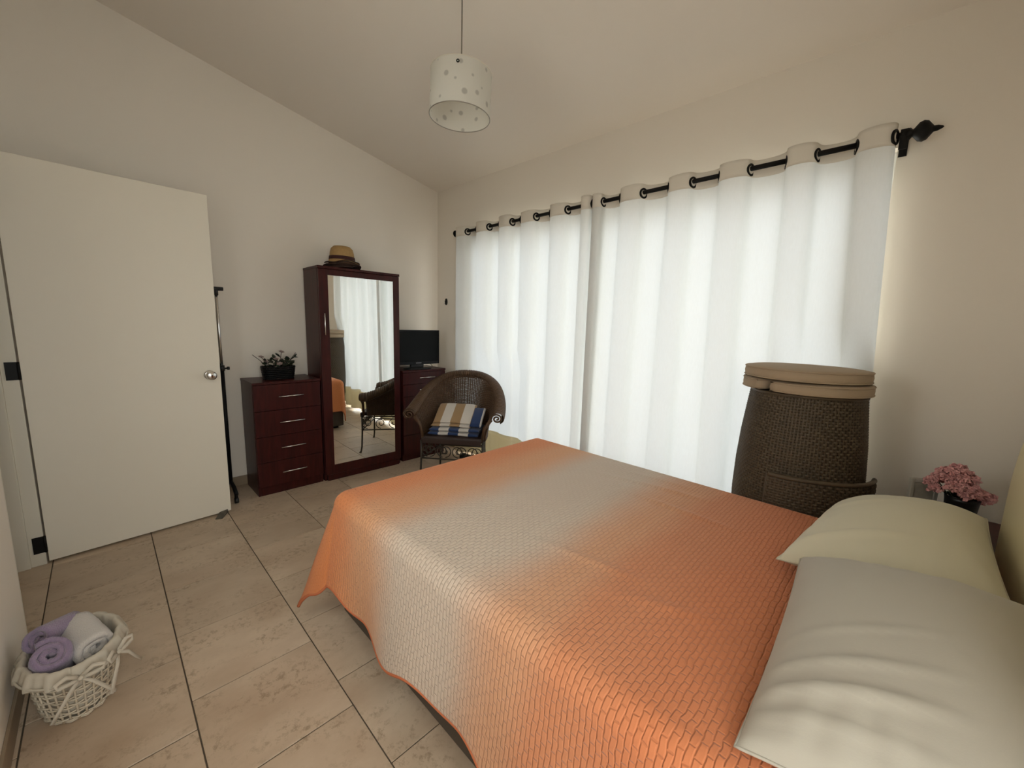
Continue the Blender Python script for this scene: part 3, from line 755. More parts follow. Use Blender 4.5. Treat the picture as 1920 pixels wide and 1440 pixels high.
# padded headboard: puffy slab with rounded top corners
mb = MB(); hy0, hy1, hz0, hz1 = 0.60, 2.095, 0.02, 1.26
def hb(side):
    def fn(u, v):
        a_, b_ = 2*u-1, 2*v-1
        # rounded-rectangle outline from a square
        y = (hy0+hy1)/2+a_*(hy1-hy0)/2; z = hz0+(hz1-hz0)*v
        R = 0.42
        dy = max(0, abs(y-(hy0+hy1)/2)-((hy1-hy0)/2-R)); dz = max(0, z-(hz1-R))
        if dy > 0 and dz > 0:
            m = max(dy, dz)/R; L = math.hypot(dy, dz); k = m*R/L
            y = (hy0+hy1)/2+math.copysign((hy1-hy0)/2-R+dy*k, a_); z = hz1-R+dz*k
        e = min(1.0, (1-max(abs(a_), b_ if b_ > 0 else 0))/0.16)
        t = 0.006+0.050*math.sqrt(max(0, 1-(1-e)**2))
        return (0.345+side*t-cx, y-cy, z)
    return fn
mb.grid(hb(-1), 60, 44); mb.grid(hb(1), 60, 44)
mb.build('headboard', M_hb, bed)

# quilt draped over the bed
def quilt_mat():
    m = bpy.data.materials.new('ombre_quilt'); m.use_nodes = True
    nt = m.node_tree; b = nt.nodes['Principled BSDF']; b.inputs['Roughness'].default_value = 0.85; b.inputs['Sheen Weight'].default_value = 0.15; b.inputs['Specular IOR Level'].default_value = 0.25
    uv = nt.nodes.new('ShaderNodeUVMap'); uv.uv_map = 'UVMap'
    sp = nt.nodes.new('ShaderNodeSeparateXYZ'); nt.links.new(uv.outputs[0], sp.inputs[0])
    nn = nt.nodes.new('ShaderNodeTexNoise'); nn.inputs['Scale'].default_value = 2.2; nn.inputs['Detail'].default_value = 2; nt.links.new(uv.outputs[0], nn.inputs['Vector'])
    n2 = nt.nodes.new('ShaderNodeMath'); n2.operation = 'MULTIPLY_ADD'; n2.inputs[1].default_value = 0.16; n2.inputs[2].default_value = -0.08; nt.links.new(nn.outputs[0], n2.inputs[0])
    ad = nt.nodes.new('ShaderNodeMath'); nt.links.new(sp.outputs[0], ad.inputs[0]); nt.links.new(n2.outputs[0], ad.inputs[1])
    mr = nt.nodes.new('ShaderNodeMapRange'); mr.inputs['From Min'].default_value = -2.2; mr.inputs['From Max'].default_value = 0.3; nt.links.new(ad.outputs[0], mr.inputs[0])
    cr = nt.nodes.new('ShaderNodeValToRGB'); e = cr.color_ramp.elements
    def P(x): return (x+2.2)/2.5
    org = (0.76, 0.265, 0.095, 1); bei = (0.67, 0.545, 0.435, 1)
    e[0].position = P(-1.62); e[0].color = org
    e[1].position = P(-0.25); e[1].color = (0.66, 0.225, 0.095, 1)
    for x, c in ((-1.38, (0.73, 0.37, 0.19, 1)), (-1.13, bei), (-0.88, bei), (-0.62, (0.70, 0.36, 0.20, 1)), (-0.48, (0.67, 0.265, 0.125, 1))):
        k = e.new(P(x)); k.color = c
    cr.color_ramp.interpolation = 'EASE'
    nt.links.new(mr.outputs[0], cr.inputs[0])
    # stitched basket pattern: short raised bricks, rows across the bed
    cb = nt.nodes.new('ShaderNodeCombineXYZ'); nt.links.new(sp.outputs[1], cb.inputs[0]); nt.links.new(sp.outputs[0], cb.inputs[1])
    n3 = nt.nodes.new('ShaderNodeTexNoise'); n3.inputs['Scale'].default_value = 30; n3.inputs['Detail'].default_value = 1; nt.links.new(uv.outputs[0], n3.inputs['Vector'])
    vm = nt.nodes.new('ShaderNodeVectorMath'); vm.operation = 'MULTIPLY_ADD'; vm.inputs[1].default_value = (0.010, 0.009, 0)
    nt.links.new(n3.outputs['Color'], vm.inputs[0]); nt.links.new(cb.outputs[0], vm.inputs[2])
    br = nt.nodes.new('ShaderNodeTexBrick'); br.inputs['Scale'].default_value = 1.0; br.inputs['Mortar Size'].default_value = 0.0030; br.inputs['Mortar Smooth'].default_value = 1.0
    br.inputs['Brick Width'].default_value = 0.030; br.inputs['Row Height'].default_value = 0.0145; br.offset = 0.5
    br.inputs['Color1'].default_value = (1, 1, 1, 1); br.inputs['Color2'].default_value = (0.85, 0.85, 0.85, 1); br.inputs['Mortar'].default_value = (0, 0, 0, 1)
    nt.links.new(vm.outputs[0], br.inputs['Vector'])
    n4 = nt.nodes.new('ShaderNodeTexNoise'); n4.inputs['Scale'].default_value = 60; n4.inputs['Detail'].default_value = 2; nt.links.new(uv.outputs[0], n4.inputs['Vector'])
    hs = nt.nodes.new('ShaderNodeMath'); hs.operation = 'MULTIPLY_ADD'; hs.inputs[1].default_value = 0.5; nt.links.new(n4.outputs[0], hs.inputs[0])
    bw = nt.nodes.new('ShaderNodeRGBToBW'); nt.links.new(br.outputs['Color'], bw.inputs[0]); nt.links.new(bw.outputs[0], hs.inputs[2])
    bp = nt.nodes.new('ShaderNodeBump'); bp.inputs['Strength'].default_value = 0.75; bp.inputs['Distance'].default_value = 0.003
    nt.links.new(hs.outputs[0], bp.inputs['Height']); nt.links.new(bp.outputs[0], b.inputs['Normal'])
    # seams between the bricks slightly deeper in colour
    mx = nt.nodes.new('ShaderNodeMix'); mx.data_type = 'RGBA'; mx.blend_type = 'MULTIPLY'
    fm = nt.nodes.new('ShaderNodeMapRange'); fm.inputs['To Min'].default_value = 0.13; fm.inputs['To Max'].default_value = 0.0; nt.links.new(bw.outputs[0], fm.inputs[0])
    nt.links.new(fm.outputs[0], mx.inputs[0]); nt.links.new(cr.outputs[0], mx.inputs[6]); mx.inputs[7].default_value = (0.72, 0.55, 0.45, 1)
    nt.links.new(mx.outputs[2], b.inputs['Base Color'])
    return m
M_quilt = quilt_mat()
QZ = 0.604
QX0, QY0, QY1 = BX0+0.035, BY0+0.030, BY1-0.042       # where the flat top ends and the cloth starts to bend
OX, OY0, OY1 = 0.41, 0.455, 0.36                        # cloth length beyond those lines
RB = 0.060
def drape(rho, fl):
    """arc over the edge then down; returns (outward, drop)"""
    arc = RB*PI/2
    if rho <= arc:
        a_ = rho/RB; return RB*math.sin(a_), RB*(1-math.cos(a_))
    L = rho-arc; return RB+fl*L, RB+L*math.sqrt(max(0.05, 1-fl*fl))
def quilt_pos(cu, cv):
    dx = max(0, QX0-cu); dn = max(0, QY0-cv); df = max(0, cv-QY1)
    x = max(cu, QX0); y = min(max(cv, QY0), QY1); z = QZ
    dy = dn if dn > 0 else -df
    rho = math.hypot(dx, dy)
    edge_in = min(1.0, min(max(cu-QX0, 0)/0.25 if dx == 0 else 0, 1))
    if rho > 0:
        ux, uy = dx/rho, dy/rho
        cn = 2*abs(ux*uy)
        fl = 0.10+(0.25*cn if dn > 0 else -0.08*abs(uy))
        o_, d_ = drape(rho, fl)
        d_ *= 1+(0.05*math.sin(cu*9.0)+0.035*math.sin(cu*21.0+1))*abs(uy)*(1-cn)*sstep(0.1, 0.4, rho)
        fall = max(0, rho-0.12)
        wave = 0.045*fall*math.sin(cu*11.0+1.0)*(abs(uy)) + 0.06*fall*math.sin(cv*9.0)*abs(ux)
        o_ += wave*(1-cn)+0.02*fall*nz(cu*5, cv*5, 3)
        x -= ux*o_; y -= uy*o_; z -= d_
    else:
        z += 0.004*nz(cu*3, cv*3, 1.3)
        # a few long creases near the far edge
        for (ax, ay, bx, by, h) in ((-1.05, 1.72, -0.55, 1.80, 0.010), (-0.80, 1.62, -0.35, 1.60, 0.007), (-0.95, 1.86, -0.62, 1.88, 0.006), (-0.85, 1.00, -0.45, 1.06, 0.006), (-0.5, 0.95, -0.25, 1.05, 0.005)):
            px, py = bx-ax, by-ay; L2 = px*px+py*py
            t = max(0, min(1, ((cu-ax)*px+(cv-ay)*py)/L2)); d = math.hypot(cu-ax-t*px, cv-ay-t*py)
            z += h*math.exp(-(d/0.018)**2)*math.sin(PI*min(1, max(0, t*0.9+0.05)))
    return Vector((x, y, max(z, 0.012)))
QU0, QU1, QV0, QV1 = QX0-OX, BX1-0.02, QY0-OY0, QY1+OY1
qu = tag(empty('quilt', (0, 0, 0)), 'orange and beige ombre quilt with stitched basket pattern spread over the bed', 'quilt')
def quv(u, v):
    cu = QU0+(QU1-QU0)*u; cv = QV0+(QV1-QV0)*v
    return cu, cv
mb = MB(); mb.grid(lambda u, v: quilt_pos(*quv(u, v)), 230, 230, uvfn=lambda u, v: quv(u, v))
mb.build('cover', M_quilt, qu, solid=0.010)
bt = []
N_ = 150
for i in range(N_): bt.append(quilt_pos(QU1+(QU0-QU1)*i/N_, QV0))
for i in range(N_): bt.append(quilt_pos(QU0, QV0+(QV1-QV0)*i/N_))
for i in range(N_+1): bt.append(quilt_pos(QU0+(QU1-QU0)*i/N_, QV1))
MB().tube(bt, 0.0075, 6).build('binding', pmat('orange_binding', (0.58, 0.17, 0.07), 0.85), qu)

# ------------------------------------------------------------------ pillows
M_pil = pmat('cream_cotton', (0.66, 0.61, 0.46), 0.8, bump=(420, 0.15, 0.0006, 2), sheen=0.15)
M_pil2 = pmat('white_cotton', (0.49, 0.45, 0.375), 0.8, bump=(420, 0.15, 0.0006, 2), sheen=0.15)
def pillow(name_label, mat, corners, thick, seed, folds):
    """corners: four mid-plane points (front-near, front-far, back-far, back-near)"""
    P0, P1, P2, P3 = [Vector(c) for c in corners]
    root = tag(empty('pillow', (0, 0, 0)), name_label, 'pillow', 'pillows at the head of the bed')
    nrm = (P3-P0).cross(P1-P0).normalized()
    if nrm.z < 0: nrm = -nrm
    def side(sg):
        def fn(u, v):
            a_, b_ = 2*u-1, 2*v-1
            # seams bow inwards between the pointed corners
            pu = 0.5+0.5*a_*(1-0.045*(1-b_*b_)); pv = 0.5+0.5*b_*(1-0.045*(1-a_*a_))
            p = P0*(1-pu)*(1-pv)+P1*pu*(1-pv)+P2*pu*pv+P3*(1-pu)*pv
            f = (max(0, 1-abs(a_)**2.3)*max(0, 1-abs(b_)**2.3))**0.52
            w = 0.0
            ed = max(abs(a_), abs(b_))
            rad = math.atan2(b_, a_)
            w += 0.0012*math.sin(rad*19+seed+2*nz(a_*2, b_*2, seed))*sstep(0.45, 0.9, ed)*(1-sstep(0.95, 1.0, ed))
            w += 0.009*nz(a_*1.3+seed, b_*1.3, 0.3)*f
            for (a0_, sl, wd_, hh) in folds:
                w += hh*math.exp(-((a_-a0_-sl*(b_+0.6))/wd_)**2)*sstep(-0.98, -0.75, b_)*(1-sstep(-0.2, 0.55, b_))
            t = thick*(0.62 if sg > 0 else 0.38)
            return p+nrm*(sg*(f*t+(w if sg > 0 else 0)))
        return fn
    mb = MB(); mb.grid(side(1), 70, 56); mb.grid(side(-1), 70, 56)
    mb.build('case', mat, root)
    # seam all the way round
    ring = []
    f0 = side(1)
    for i in range(60): ring.append(f0(i/60, 0))
    for i in range(50): ring.append(f0(1, i/50))
    for i in range(60): ring.append(f0(1-i/60, 1))
    for i in range(50): ring.append(f0(0, 1-i/50))
    MB().tube(ring, 0.0030, 5, closed=True).build('seam', mat, root)
    return root
pillow('cream pillow farther from the camera, by the window side of the headboard', M_pil,
       [(-0.205, 1.40, 0.655), (-0.125, 1.965, 0.665), (0.262, 2.03, 0.745), (0.262, 1.41, 0.70)], 0.205, 2, ((0.10, 0.15, 0.05, 0.004), (-0.72, 0.2, 0.05, 0.008)))
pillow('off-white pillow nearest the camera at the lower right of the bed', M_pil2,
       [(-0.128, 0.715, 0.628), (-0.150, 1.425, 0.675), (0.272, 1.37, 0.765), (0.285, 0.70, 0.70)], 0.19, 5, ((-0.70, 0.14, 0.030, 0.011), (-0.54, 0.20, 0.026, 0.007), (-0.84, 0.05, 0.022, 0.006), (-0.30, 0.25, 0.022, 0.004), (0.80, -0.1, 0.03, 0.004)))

# ------------------------------------------------------------------ nightstand, pink flowers, photo frame
ns = tag(empty('nightstand', (0.195, 2.315, 0)), 'small dark wooden nightstand hidden behind the pillows, carrying pink flowers', 'nightstand')
mb = MB(); mb.box((-0.18, -0.175, 0.06), (-0.164, 0.175, 0.582)); mb.box((0.164, -0.175, 0.06), (0.18, 0.175, 0.582)); mb.box((-0.164, 0.16, 0.06), (0.164, 0.175, 0.582)); mb.box((-0.164, -0.16, 0.06), (0.164, 0.16, 0.075)); mb.build('body', M_wood, ns, bevel=0.002)
B('top', (-0.185, -0.185, 0.582), (0.185, 0.18, 0.60), M_wood, ns, 0.002)
for z0 in (0.08, 0.33):
    d = B('drawer', (-0.162, -0.183, z0), (0.162, -0.165, z0+0.245), M_wood, ns, 0.002)
    MB().tube([(-0.06, -0.205, z0+0.14), (0.06, -0.205, z0+0.14)], 0.0045, 8).build('handle', M_chrome, d)
for sx in (-0.16, 0.16):
    for sy in (-0.155, 0.155): B('leg', (sx-0.015, sy-0.015, 0), (sx+0.015, sy+0.015, 0.06), M_wood, ns, 0.002)

fp = tag(empty('potted_flowers', (0.222, 2.25, 0.601)), 'bunch of dusty pink flowers in a black pot behind the far pillow', 'flowers')
MB().lathe([(0.0001, 0), (0.036, 0), (0.047, 0.13), (0.049, 0.145), (0.044, 0.145), (0.041, 0.12), (0.0001, 0.115)], seg=24, cap=False).build('pot', pmat('black_pot', (0.012, 0.012, 0.012), 0.35), fp)
M_pink = pmat('pink_petal', (0.80, 0.42, 0.41), 0.85, var=(40, 0.25))
pm = MB()
rng = random.Random(11)
for k in range(26):
    th = rng.uniform(0, 2*PI); ph = math.acos(rng.uniform(-0.3, 1.0)); d = Vector((math.sin(ph)*math.cos(th), math.sin(ph)*math.sin(th), math.cos(ph)))
    t1 = d.orthogonal().normalized(); t2 = d.cross(t1); r0 = rng.uniform(0.010, 0.019); w = rng.uniform(0.006, 0.010)
    pm.add([d*0.003, d*r0*0.7+t1*w, d*r0+t2*w*0.3, d*r0*0.7-t1*w, d*r0*0.75+t2*w*0.7], [(0, 1, 4), (1, 2, 4), (2, 3, 4), (3, 0, 4)], False)
fh = None
for k in range(130):
    an = rng.uniform(0, 2*PI); r = math.sqrt(rng.random())
    x, y = 0.072*r*math.cos(an), 0.070*r*math.sin(an)
    z = 0.165+0.075*(1-r*r)+rng.uniform(-0.014, 0.014)-0.020*max(0, r-0.8)
    if k > 116: x, y, z = 0.060+rng.uniform(0, 0.045), rng.uniform(-.03, .03), 0.165-rng.uniform(0, 0.035)
    o = pm.build('flower_head', M_pink, fp) if fh is None else bpy.data.objects.new('flower_head', fh.data)
    if fh is None: fh = o
    else: COL.objects.link(o); o.parent = fp
    o.location = (x-0.025, y, z); o.rotation_euler = (rng.uniform(-.6, .6), rng.uniform(-.6, .6), rng.uniform(0, 6)); o.scale = [rng.uniform(0.9, 1.3)]*3
for k in range(12):
    an = k*2*PI/12; MB().tube([(0.02*math.cos(an), 0.02*math.sin(an), 0.11), (0.06*math.cos(an)-0.02, 0.05*math.sin(an), 0.185)], 0.0016, 4).build('stem', pmat('green_stem', (0.06, 0.07, 0.03), 0.7), fp)

pf_ = tag(empty('photo_frame', (0.118, 2.285, 0.601), math.radians(35)), 'small pale grey photo frame beside the pink flowers', 'photo frame')
M_gr = pmat('pale_grey_frame', (0.46, 0.43, 0.37), 0.8, spec=0.15)
mb = MB(); mb.box((-0.05, -0.008, 0.004), (-0.036, 0.008, 0.175)); mb.box((0.036, -0.008, 0.004), (0.05, 0.008, 0.175)); mb.box((-0.036, -0.008, 0.004), (0.036, 0.008, 0.02)); mb.box((-0.036, -0.008, 0.16), (0.036, 0.008, 0.175)); mb.build('frame', M_gr, pf_, bevel=0.002)
B('print', (-0.036, -0.004, 0.02), (0.036, 0.006, 0.16), pmat('grey_print', (0.40, 0.37, 0.31), 0.9, var=(30, 0.3), spec=0.1), pf_, 0)
MB().prism([(0.008, 0.12), (0.06, 0.0), (0.064, 0.0), (0.012, 0.12)], 'x', -0.015, 0.015).build('easel', M_gr, pf_)

# ------------------------------------------------------------------ rattan stack with cushions
SX, SY = -0.315, 2.312
M_rat = pmat('dark_rattan', (0.080, 0.053, 0.028), 0.55, var=(25, 0.3))
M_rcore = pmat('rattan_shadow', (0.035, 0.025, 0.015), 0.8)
prof_pts = [(0, 0.172), (0.10, 0.198), (0.25, 0.232), (0.40, 0.249), (0.55, 0.254), (0.70, 0.251), (0.85, 0.242), (1.00, 0.227), (1.08, 0.218)]
def rad(z):
    for (z0, r0), (z1, r1) in zip(prof_pts, prof_pts[1:]):
        if z <= z1:
            t = (z-z0)/(z1-z0); return r0+(r1-r0)*t
    return prof_pts[-1][1]
def srad(an, z, n=2.4):
    c, s = abs(math.cos(an-0.45)), abs(math.sin(an-0.45)); return rad(z)*0.985/((c**n+s**n)**(1/n))*1.0
def weave_panel(name, parent, z0, z1, a0, a1, off, wrapped):
    """horizontal flat strands passing over and under upright ribs"""
    pitch = 0.0118; rows = int((z1-z0)/pitch); L = abs(a1-a0)*0.25; nr = int(L/0.0135); nr += nr % 2
    mb = MB(); sub = 2
    for r in range(rows):
        z = z0+(r+0.5)*pitch
        vs = []; n = nr*sub+(0 if wrapped else 1)
        for i in range(n):
            an = a0+(a1-a0)*i/(nr*sub)
            ph = math.cos(PI*(i/sub+r))
            R = srad(an, z)+off+0.0038*ph
            c, s = math.cos(an), math.sin(an)
            vs += [(R*c-0.0025*c, R*s-0.0025*s, z-pitch*0.43), (R*c, R*s, z), (R*c-0.0025*c, R*s-0.0025*s, z+pitch*0.43)]
        fs = []
        m = n if wrapped else n-1
        for i in range(m):
            j = (i+1) % n
            for q in range(2): fs.append((i*3+q, j*3+q, j*3+q+1, i*3+q+1))
        mb.add(vs, fs, True)
    o = mb.build(name, M_rat, parent); o['kind'] = 'stuff'
    up_ = MB()
    for k in range(nr):
        an = a0+(a1-a0)*(k+0.0)/nr
        vs = []; fs = []
        zs = [z0+(z1-z0)*q/14 for q in range(15)]
        for z in zs:
            for da in (-0.012, 0.012):
                R = srad(an, z)+off+0.0002; vs.append((R*math.cos(an+da), R*math.sin(an+da), z))
        for q in range(14): fs.append((q*2, q*2+1, q*2+3, q*2+2))
        up_.add(vs, fs, True)
    o = up_.build('upright_ribs', M_rat, parent); o['kind'] = 'stuff'
rs = tag(empty('rattan_stack', (SX, SY, 0)), 'tall dark rattan garden seats nested into a barrel in front of the curtain', 'garden furniture')
core = MB()
core.grid(lambda u, v: (lambda an, z: ((srad(an, z)-0.009)*math.cos(an), (srad(an, z)-0.009)*math.sin(an), z))(2*PI*u, 0.012+1.058*v), 97, 24)
core.prism([((srad(2*PI*k/64, 1.07)-0.006)*math.cos(2*PI*k/64), (srad(2*PI*k/64, 1.07)-0.006)*math.sin(2*PI*k/64)) for k in range(64)], 'z', 1.062, 1.074)
core.prism([((srad(2*PI*k/64, 0.0)-0.006)*math.cos(2*PI*k/64), (srad(2*PI*k/64, 0.0)-0.006)*math.sin(2*PI*k/64)) for k in range(64)], 'z', 0.0, 0.014)
core.build('core', M_rcore, rs)
weave_panel('weave', rs, 0.010, 1.074, 0, 2*PI, 0.0, True)
for z, r_ in ((1.072, 0.006), (0.008, 0.006)):
    MB().tube([((srad(2*PI*k/72, z)+0.001)*math.cos(2*PI*k/72), (srad(2*PI*k/72, z)+0.001)*math.sin(2*PI*k/72), z) for k in range(72)], r_, 6, closed=True).build('edge_band', M_rat, rs)
# lower seat piece hugging the front of the barrel
FA0, FA1, FZ = math.radians(-101), math.radians(-3), 0.722
rf = tag(empty('rattan_armchair', (SX, SY, 0)), 'curved dark rattan armchair piece nested low against the front of the rattan stack', 'garden furniture')
cm = MB()
cm.grid(lambda u, v: (lambda an, z: ((srad(an, z)+0.026)*math.cos(an), (srad(an, z)+0.026)*math.sin(an), z))(FA0+(FA1-FA0)*u, 0.004+(FZ-0.004)*v), 50, 20)
cm.build('core', M_rcore, rf, solid=0.010)
weave_panel('weave', rf, 0.004, FZ, FA0, FA1, 0.036, False)
MB().tube([((srad(FA0+(FA1-FA0)*k/50, FZ)+0.030)*math.cos(FA0+(FA1-FA0)*k/50), (srad(FA0+(FA1-FA0)*k/50, FZ)+0.030)*math.sin(FA0+(FA1-FA0)*k/50), FZ) for k in range(51)], 0.010, 8).build('edge_band', M_rat, rf)
for an in (FA0, FA1):
    MB().tube([((srad(an, z)+0.029)*math.cos(an), (srad(an, z)+0.029)*math.sin(an), z) for z in [0.006+(FZ-0.006)*q/12 for q in range(13)]], 0.008, 8).build('edge_band', M_rat, rf)

M_cush = pmat('taupe_canvas', (0.40, 0.30, 0.20), 0.85, bump=(260, 0.3, 0.001, 2))
def cushion(pts, z0, h, label, loc):
    """flat seat pad from an outline, softly rounded edges with piping"""
    n = len(pts); t = tag(empty('seat_cushion', loc), label, 'cushion')
    c = (sum(p[0] for p in pts)/n, sum(p[1] for p in pts)/n)
    mb = MB(); layers = [(0.0, 0.90), (0.002, 0.975), (h*0.15, 1.0), (h*0.5, 1.012), (h*0.85, 1.0), (h-0.002, 0.975), (h+0.002, 0.90), (h+0.007, 0.6), (h+0.009, 0.25), (h+0.009, 0.001)]
    vs = []
    for (z, k) in layers:
        for p in pts: vs.append((c[0]+(p[0]-c[0])*k, c[1]+(p[1]-c[1])*k, z+0.002*nz(p[0]*8, p[1]*8, z0*30)))
    fs = [(i*n+k, i*n+(k+1) % n, (i+1)*n+(k+1) % n, (i+1)*n+k) for i in range(len(layers)-1) for k in range(n)]
    fs.append(tuple(range(n-1, -1, -1)))
    mb.add(vs, fs, True); mb.build('pad', M_cush, t)
    for z in (h*0.12, h*0.90):
        MB().tube([(c[0]+(p[0]-c[0])*1.004, c[1]+(p[1]-c[1])*1.004, z) for p in pts], 0.0032, 6, closed=True).build('piping', M_cush, t)
    return t
circ = [(0.243*math.cos(2*PI*k/64), 0.235*math.sin(2*PI*k/64)) for k in range(64)]
cushion(circ, 1.13, 0.052, 'round taupe seat cushion on top of the rattan stack', (SX-0.012, SY-0.002, 1.133))
def seg_pts(cx_, cy_, R, a0, a1, n=36): return [(cx_+R*math.cos(a0+(a1-a0)*k/n), cy_+R*math.sin(a0+(a1-a0)*k/n)) for k in range(n+1)]
r_ = math.radians
cushion(seg_pts(0, 0, 0.236, r_(-117), r_(60)), 1.08, 0.047, 'taupe half-round cushion at the right under the round cushion of the rattan stack', (SX+0.006, SY-0.004, 1.079))
cushion(seg_pts(0, 0, 0.236, r_(66), r_(236)), 1.08, 0.050, 'taupe half-round cushion at the left under the round cushion of the rattan stack', (SX-0.022, SY-0.002, 1.079))

# ------------------------------------------------------------------ pendant lamp
PX, PY, PZ = -1.730, 1.356, 2.360
def shade_mat():
    m = cloth_through('lamp_shade_fabric', (0.82, 0.80, 0.74), (0.80, 0.76, 0.66), 0.42)
    nt = m.node_tree; d = [n for n in nt.nodes if n.type == 'BSDF_DIFFUSE'][0]; t = [n for n in nt.nodes if n.type == 'BSDF_TRANSLUCENT'][0]
    uv = nt.nodes.new('ShaderNodeUVMap'); uv.uv_map = 'UVMap'
    vo = nt.nodes.new('ShaderNodeTexVoronoi'); vo.voronoi_dimensions = '2D'; vo.inputs['Scale'].default_value = 12.5; vo.inputs['Randomness'].default_value = 0.8
    nt.links.new(uv.outputs[0], vo.inputs['Vector'])
    wn = nt.nodes.new('ShaderNodeSeparateColor'); nt.links.new(vo.outputs['Color'], wn.inputs[0])
    rd = nt.nodes.new('ShaderNodeMapRange'); rd.inputs['To Min'].default_value = 0.05; rd.inputs['To Max'].default_value = 0.185; nt.links.new(wn.outputs[0], rd.inputs[0])
    sb = nt.nodes.new('ShaderNodeMath'); sb.operation = 'SUBTRACT'; nt.links.new(rd.outputs[0], sb.inputs[0]); nt.links.new(vo.outputs['Distance'], sb.inputs[1])
    df = nt.nodes.new('ShaderNodeMapRange'); df.inputs['From Min'].default_value = -0.02; df.inputs['From Max'].default_value = 0.05; df.inputs['To Max'].default_value = 0.75; nt.links.new(sb.outputs[0], df.inputs[0])
    for sh, c1, c2 in ((d, (0.80, 0.78, 0.72, 1), (0.52, 0.50, 0.46, 1)), (t, (0.80, 0.77, 0.68, 1), (0.42, 0.40, 0.35, 1))):
        mx = nt.nodes.new('ShaderNodeMix'); mx.data_type = 'RGBA'; mx.inputs[6].default_value = c1; mx.inputs[7].default_value = c2
        nt.links.new(df.outputs[0], mx.inputs[0]); nt.links.new(mx.outputs[2], sh.inputs[0])
    return m
lamp = tag(empty('pendant_lamp', (PX, PY, PZ)), 'white drum pendant lamp with grey dots hanging from the sloping ceiling', 'lamp')
lamp.rotation_euler = (math.radians(0), math.radians(0), 0)
LR, LH = 0.150, 0.197
mb = MB(); mb.grid(lambda u, v: (LR*math.cos(2*PI*u), LR*math.sin(2*PI*u), LH*v), 81, 8, uvfn=lambda u, v: (u*2*PI*LR, v*LH))
mb.build('shade', shade_mat(), lamp)
M_wire = pmat('steel_wire', (0.35, 0.32, 0.27), 0.4, metal=0.6)
for z, cm_ in ((0.0, M_wire), (LH, M_frame)): MB().tube([(LR*math.cos(2*PI*k/64), LR*math.sin(2*PI*k/64), z) for k in range(64)], 0.0022, 6, closed=True).build('shade_ring', cm_, lamp)
mb = MB()
for k in range(3): mb.tube([(0.018*math.cos(k*2.094+.4), 0.018*math.sin(k*2.094+.4), LH-0.02), (LR*math.cos(k*2.094+.4), LR*math.sin(k*2.094+.4), LH)], 0.002, 5)
mb.build('spider', M_wire, lamp)
MB().lathe([(0.0001, LH-0.040), (0.016, LH-0.040), (0.018, LH-0.012), (0.012, LH+0.004), (0.0001, LH+0.006)], seg=16, cap=False).build('socket', M_frame, lamp)
MB().lathe([(0.010, LH-0.040), (0.013, LH-0.046), (0.022, LH-0.062), (0.019, LH-0.080), (0.0001, LH-0.087)], seg=18, cap=False).build('bulb', M_white, lamp)
MB().tube([(0, 0, LH), (0, 0, zc(PY)-PZ)], 0.0028, 8).build('cord', pmat('cord_grey', (0.16, 0.135, 0.10), 0.6), lamp)
MB().lathe([(0.05, zc(PY)-PZ-0.004), (0.05, zc(PY)-PZ-0.02), (0.02, zc(PY)-PZ-0.045), (0.0001, zc(PY)-PZ-0.045)], seg=24, cap=False).build('ceiling_rose', M_white, lamp)
an = math.radians(-100)
e_ = MB().lathe([(0.0035, 0), (0.008, 0), (0.008, 0.002), (0.0035, 0.003)], seg=14, cap=False).build('vent_eyelet', M_black, lamp)
dirc = Vector((-PX, -PY, 0)).normalized(); q_ = Matrix.Rotation(math.radians(-6), 3, 'Z') @ dirc
e_.location = (q_.x*(LR+0.001), q_.y*(LR+0.001), LH-0.028); e_.rotation_euler = q_.to_track_quat('Z', 'Y').to_euler()

tiltm = Matrix.Translation((0, 0, LH)) @ Matrix.Rotation(math.radians(-2.0), 4, dirc) @ Matrix.Translation((0, 0, -LH))
for c_ in lamp.children:
    if not c_.name.startswith(('cord', 'ceiling_rose')):
        c_.matrix_local = tiltm @ (Matrix.Translation(c_.location) @ c_.rotation_euler.to_matrix().to_4x4())

# ------------------------------------------------------------------ basket of towels
BKX, BKY = -1.935, -0.158
M_bask = pmat('white_wicker', (0.66, 0.58, 0.45), 0.7, bump=(150, 0.3, 0.002, 2))
M_lin = pmat('white_liner', (0.58, 0.52, 0.42), 0.9, bump=(300, 0.3, 0.001, 2))
bk = tag(empty('towel_basket', (BKX, BKY, 0)), 'white wire-weave basket with cloth liner on the floor by the wall', 'basket')
BH = 0.205
def bell(an, z, off=0.0):
    k = z/BH; ax = 0.116+(0.156-0.116)*k**0.8+off; ay = 0.084+(0.115-0.084)*k**0.8+off
    return Vector((ax*math.cos(an), ay*math.sin(an), z))
NST = 30
sm = None
for k in range(NST):
    an = 2*PI*k/NST
    MB().tube([bell(an, BH*q/6+0.004) for q in range(7)], 0.0032, 6).build('stake', M_bask, bk)
for r in range(7):
    z = 0.012+0.172*r/6
    for dz in ((-0.004, 0.004) if r not in (0,) else (-0.006, 0.0, 0.006)):
        MB().tube([bell(2*PI*i/(NST*2), z+dz, 0.004*math.cos(PI*i/2*2*0.5+ (0 if dz > 0 else PI)+r*PI)) for i in range(NST*2)], 0.0028, 6, closed=True).build('hoop', M_bask, bk)
MB().prism([tuple(bell(2*PI*k/40, 0, -0.002)[:2]) for k in range(40)], 'z', 0.003, 0.008).build('bottom', M_bask, bk)
lm = MB()
